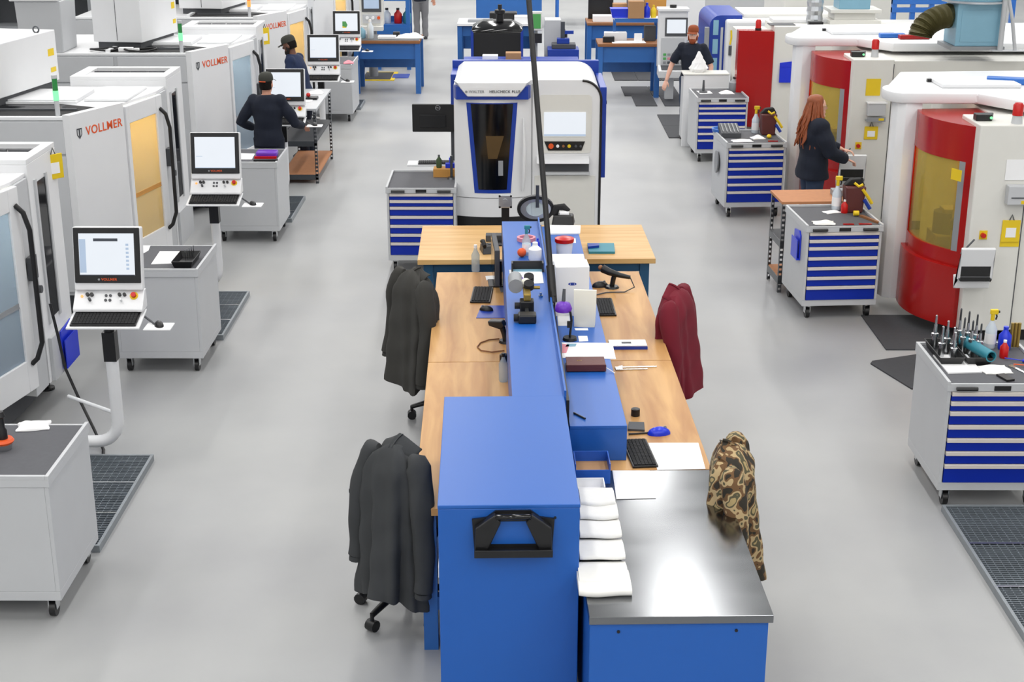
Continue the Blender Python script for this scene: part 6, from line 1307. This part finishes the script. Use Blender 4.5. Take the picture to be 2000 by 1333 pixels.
# cabinet R3
crumple('towel', 'white towel at the front left of the towel cabinet', 'towel', on(cabR3, -.15, -.26), .24, .15, .02, 'paper', .1, 8); crumple('towel', 'second white towel in the middle of the towel cabinet', 'towel', on(cabR3, .08, -.10), .16, .14, .04, 'paper', .2, 9)
t = thing('tool_block', 'grey slotted tool block on the towel cabinet', 'tool block', on(cabR3, -.22, .15), 0); part('body', MB().prism([(-.2, 0), (.16, 0), (.16, .12), (-.2, .06)], -.12, .12, 'x'), 'darkgrey', t, bevel=.006)
for k in range(5): part('slot', MB().prism([(-.17, .072), (.12, .121), (.12, .126), (-.17, .077)], -.10 + k * .045, -.085 + k * .045, 'x'), 'chrome', t)
spray_bottle('spray bottle with yellow head on the towel cabinet', on(cabR3, .13, .26), .34, 'yellow', 'clearplastic'); single('tool', MB().box(-.06, .06, -.012, .012, 0, .01), 'red', 'red flat tool on the towel cabinet', 'tool', on(cabR3, .22, -.3, .9115)); single('bit', MB().ell((0, 0, .025), .03, .03, .025), 'yellow', 'yellow ball knob on the towel cabinet', 'knob', on(cabR3, .22, -.1, .9115), smooth=60)
# cabinet R4
quad_item('paper', 'white paper at the front of the farthest right cabinet', 'paper', ((1368, 184), (1392, 183), (1386, 178), (1360, 178)), .9115, .004, 'paper'); crumple('towel', 'white towel on the farthest right cabinet', 'towel', on(cabR4, .12, .02), .2, .16, .05, 'paper', .1, 12); single('tool', MB().lathe([(.06, 0), (.06, .02), (.02, .03), (.012, .18)]), 'darkgrey', 'dark pointed tool on the farthest right cabinet', 'tool', on(cabR4, -.2, .1), smooth=40); bottle('grey metal can on the farthest right cabinet', on(cabR4, .28, .25), .09, .2, 'midgrey', 'black', 'can')
single('parts_dish', MB().lathe([(.02, .0), (.15, .01), (.16, .05), (.14, .05), (.12, .02), (.02, .015)], n=20), 'rackblue', 'blue bowl standing on the towel cabinet edge', 'bowl', on(cabR3, -.24, .33, .911), smooth=40)
# central cabinet
t = thing('wooden_block', 'wooden block with tools on the centre drawer cabinet', 'block', on(cabC, .22, .20), 0); part('body', MB().box(-.12, .14, -.08, .08, 0, .09), 'kraft', t, bevel=.004)
bottle('olive green bottle on the wooden block', on(cabC, .16, .20, 1.001), .03, .14, 'greenbag', 'darkgrey'); single('clamp', MB().box(-.05, .06, -.03, .03, 0, .05).cyl((0, 0, .05), (0, 0, .11), .012), 'royal', 'blue clamp on the wooden block', 'clamp', on(cabC, .28, .2, 1.001), bevel=.004); single('gauge_post', MB().cyl((0, 0, 0), (0, 0, .25), .014).lathe([(.05, 0), (.04, .02)]), 'darksteel', 'steel gauge post on the centre drawer cabinet', 'gauge', on(cabC, .30, .05), smooth=40)
# left cabinets
t = thing('tool_holder', 'black tool holder with orange ring and steel tip on nearest left cabinet', 'cutting tool', at(8, 878, .9115), 0); part('grip', MB().lathe([(.03, .07), (.03, .12), (.02, .14), (.02, .2), (.03, .21), (.02, .24)]), 'black', t, smooth=40); part('ring', MB().lathe([(.055, .04), (.065, .055), (.055, .07)]), 'orange', t, smooth=40); part('tip', MB().lathe([(.045, 0), (.052, .04)]), 'chrome', t, smooth=40)
crumple('towel', 'white folded towel on the nearest left cabinet', 'towel', at(66, 834, .9115), .19, .15, .045, 'paper', .2, 14)
quad_item('paper', 'white paper on a teal folder, second left cabinet', 'paper', ((295, 517), (348, 515), (364, 492), (312, 492)), .9115, .004, 'paper')
quad_item('paper', 'white loose sheet at the left rear of the second left cabinet', 'paper', ((272, 500), (290, 490), (294, 480), (272, 480)), .9115, .003, 'paper')
bt = black_tray('black tray with small pins on the second left cabinet', cabL2, -.22, .15, .18, .36); 
for i in range(5): single('pin', MB().cyl((0, 0, 0), (0, 0, .1), .004, n=6), 'chrome', ['leftmost', 'second', 'middle', 'fourth', 'rightmost'][i] + ' upright pin in the black tray of second left cabinet', 'pin', on(cabL2, -.20 - .012 * i, .10 - .03 * i, .918), 0, 'pins in the black tray')
t = thing('cloth_roll', 'purple folded cloth with red edge on the third left cabinet', 'cloth', at(520, 307, .9115), 0); part('cloth', MB().prism(rrect(-.11, .13, -.07, .10, .03), 0, .07), 'purple', t, bevel=.015, smooth=50); part('edge', MB().box(-.12, .13, -.10, -.06, 0, .025), 'redlamp', t)
single('tray', MB().box(-.13, .14, -.04, .0, 0, .03), 'black', 'thin black tray in front of the purple cloth', 'tray', at(519, 316, .9115)); quad_item('paper', 'white paper left of the purple cloth', 'paper', ((466, 312), (492, 312), (498, 301), (470, 300)), .9115, .004, 'paper')
crumple('rag', 'pink rag on the corner of the farthest left cabinet', 'rag', on(cabL4, -.30, .35, .93), .16, .2, .05, 'pink', .1, 15)
# on the left perforated rack
quad_item('paper', 'white paper on top of the left perforated rack', 'paper', ((590, 200), (608, 199), (616, 189), (596, 189)), 1.006, .004, 'paper'); black_t = single('tray', MB().box(-.12, .12, -.08, .08, 0, .03), 'black', 'black tray on top of the left perforated rack', 'tray', (-2.84, 19.75, 1.006)); single('red_knob', MB().ell((0, 0, .03), .03, .03, .03), 'redlamp', 'small red knob on the black tray of the left rack', 'knob', (-2.84, 19.72, 1.037), smooth=60); crumple('rag', 'white rag at the rear of the left perforated rack', 'rag', (-2.8, 20.2, 1.006), .2, .2, .06, 'paper', 0, 16)
bx_('box', 'small grey box on the right chipboard rack', 'box', (rackR.location.x + .62, rackR.location.y + .30, .9455), .16, .12, .06, 'midgrey')

# small bars lying on the red machine roofs
for px, py, w_, m, lab in ((1742, 70, .30, 'rackblue', 'blue bar lying on the roof behind the second red machine'), (1785, 73, .36, 'red', 'red bar lying on the roof behind the second red machine')):
    a = P(px, py, 2.14); single('roof_bar', MB().box(-w_ / 2, w_ / 2, -.05, .05, 0, .05), m, lab, 'bar', (a.x, a.y, 2.121), .05, None, bevel=.01)
a = P(1980, 160, 2.14); single('roof_bar', MB().box(-.25, .25, -.06, .06, 0, .06), 'rackblue', 'blue bar on the nearest red machine roof at the right edge', 'bar', (a.x, a.y, 2.121), -.3, None, bevel=.01)
finish()
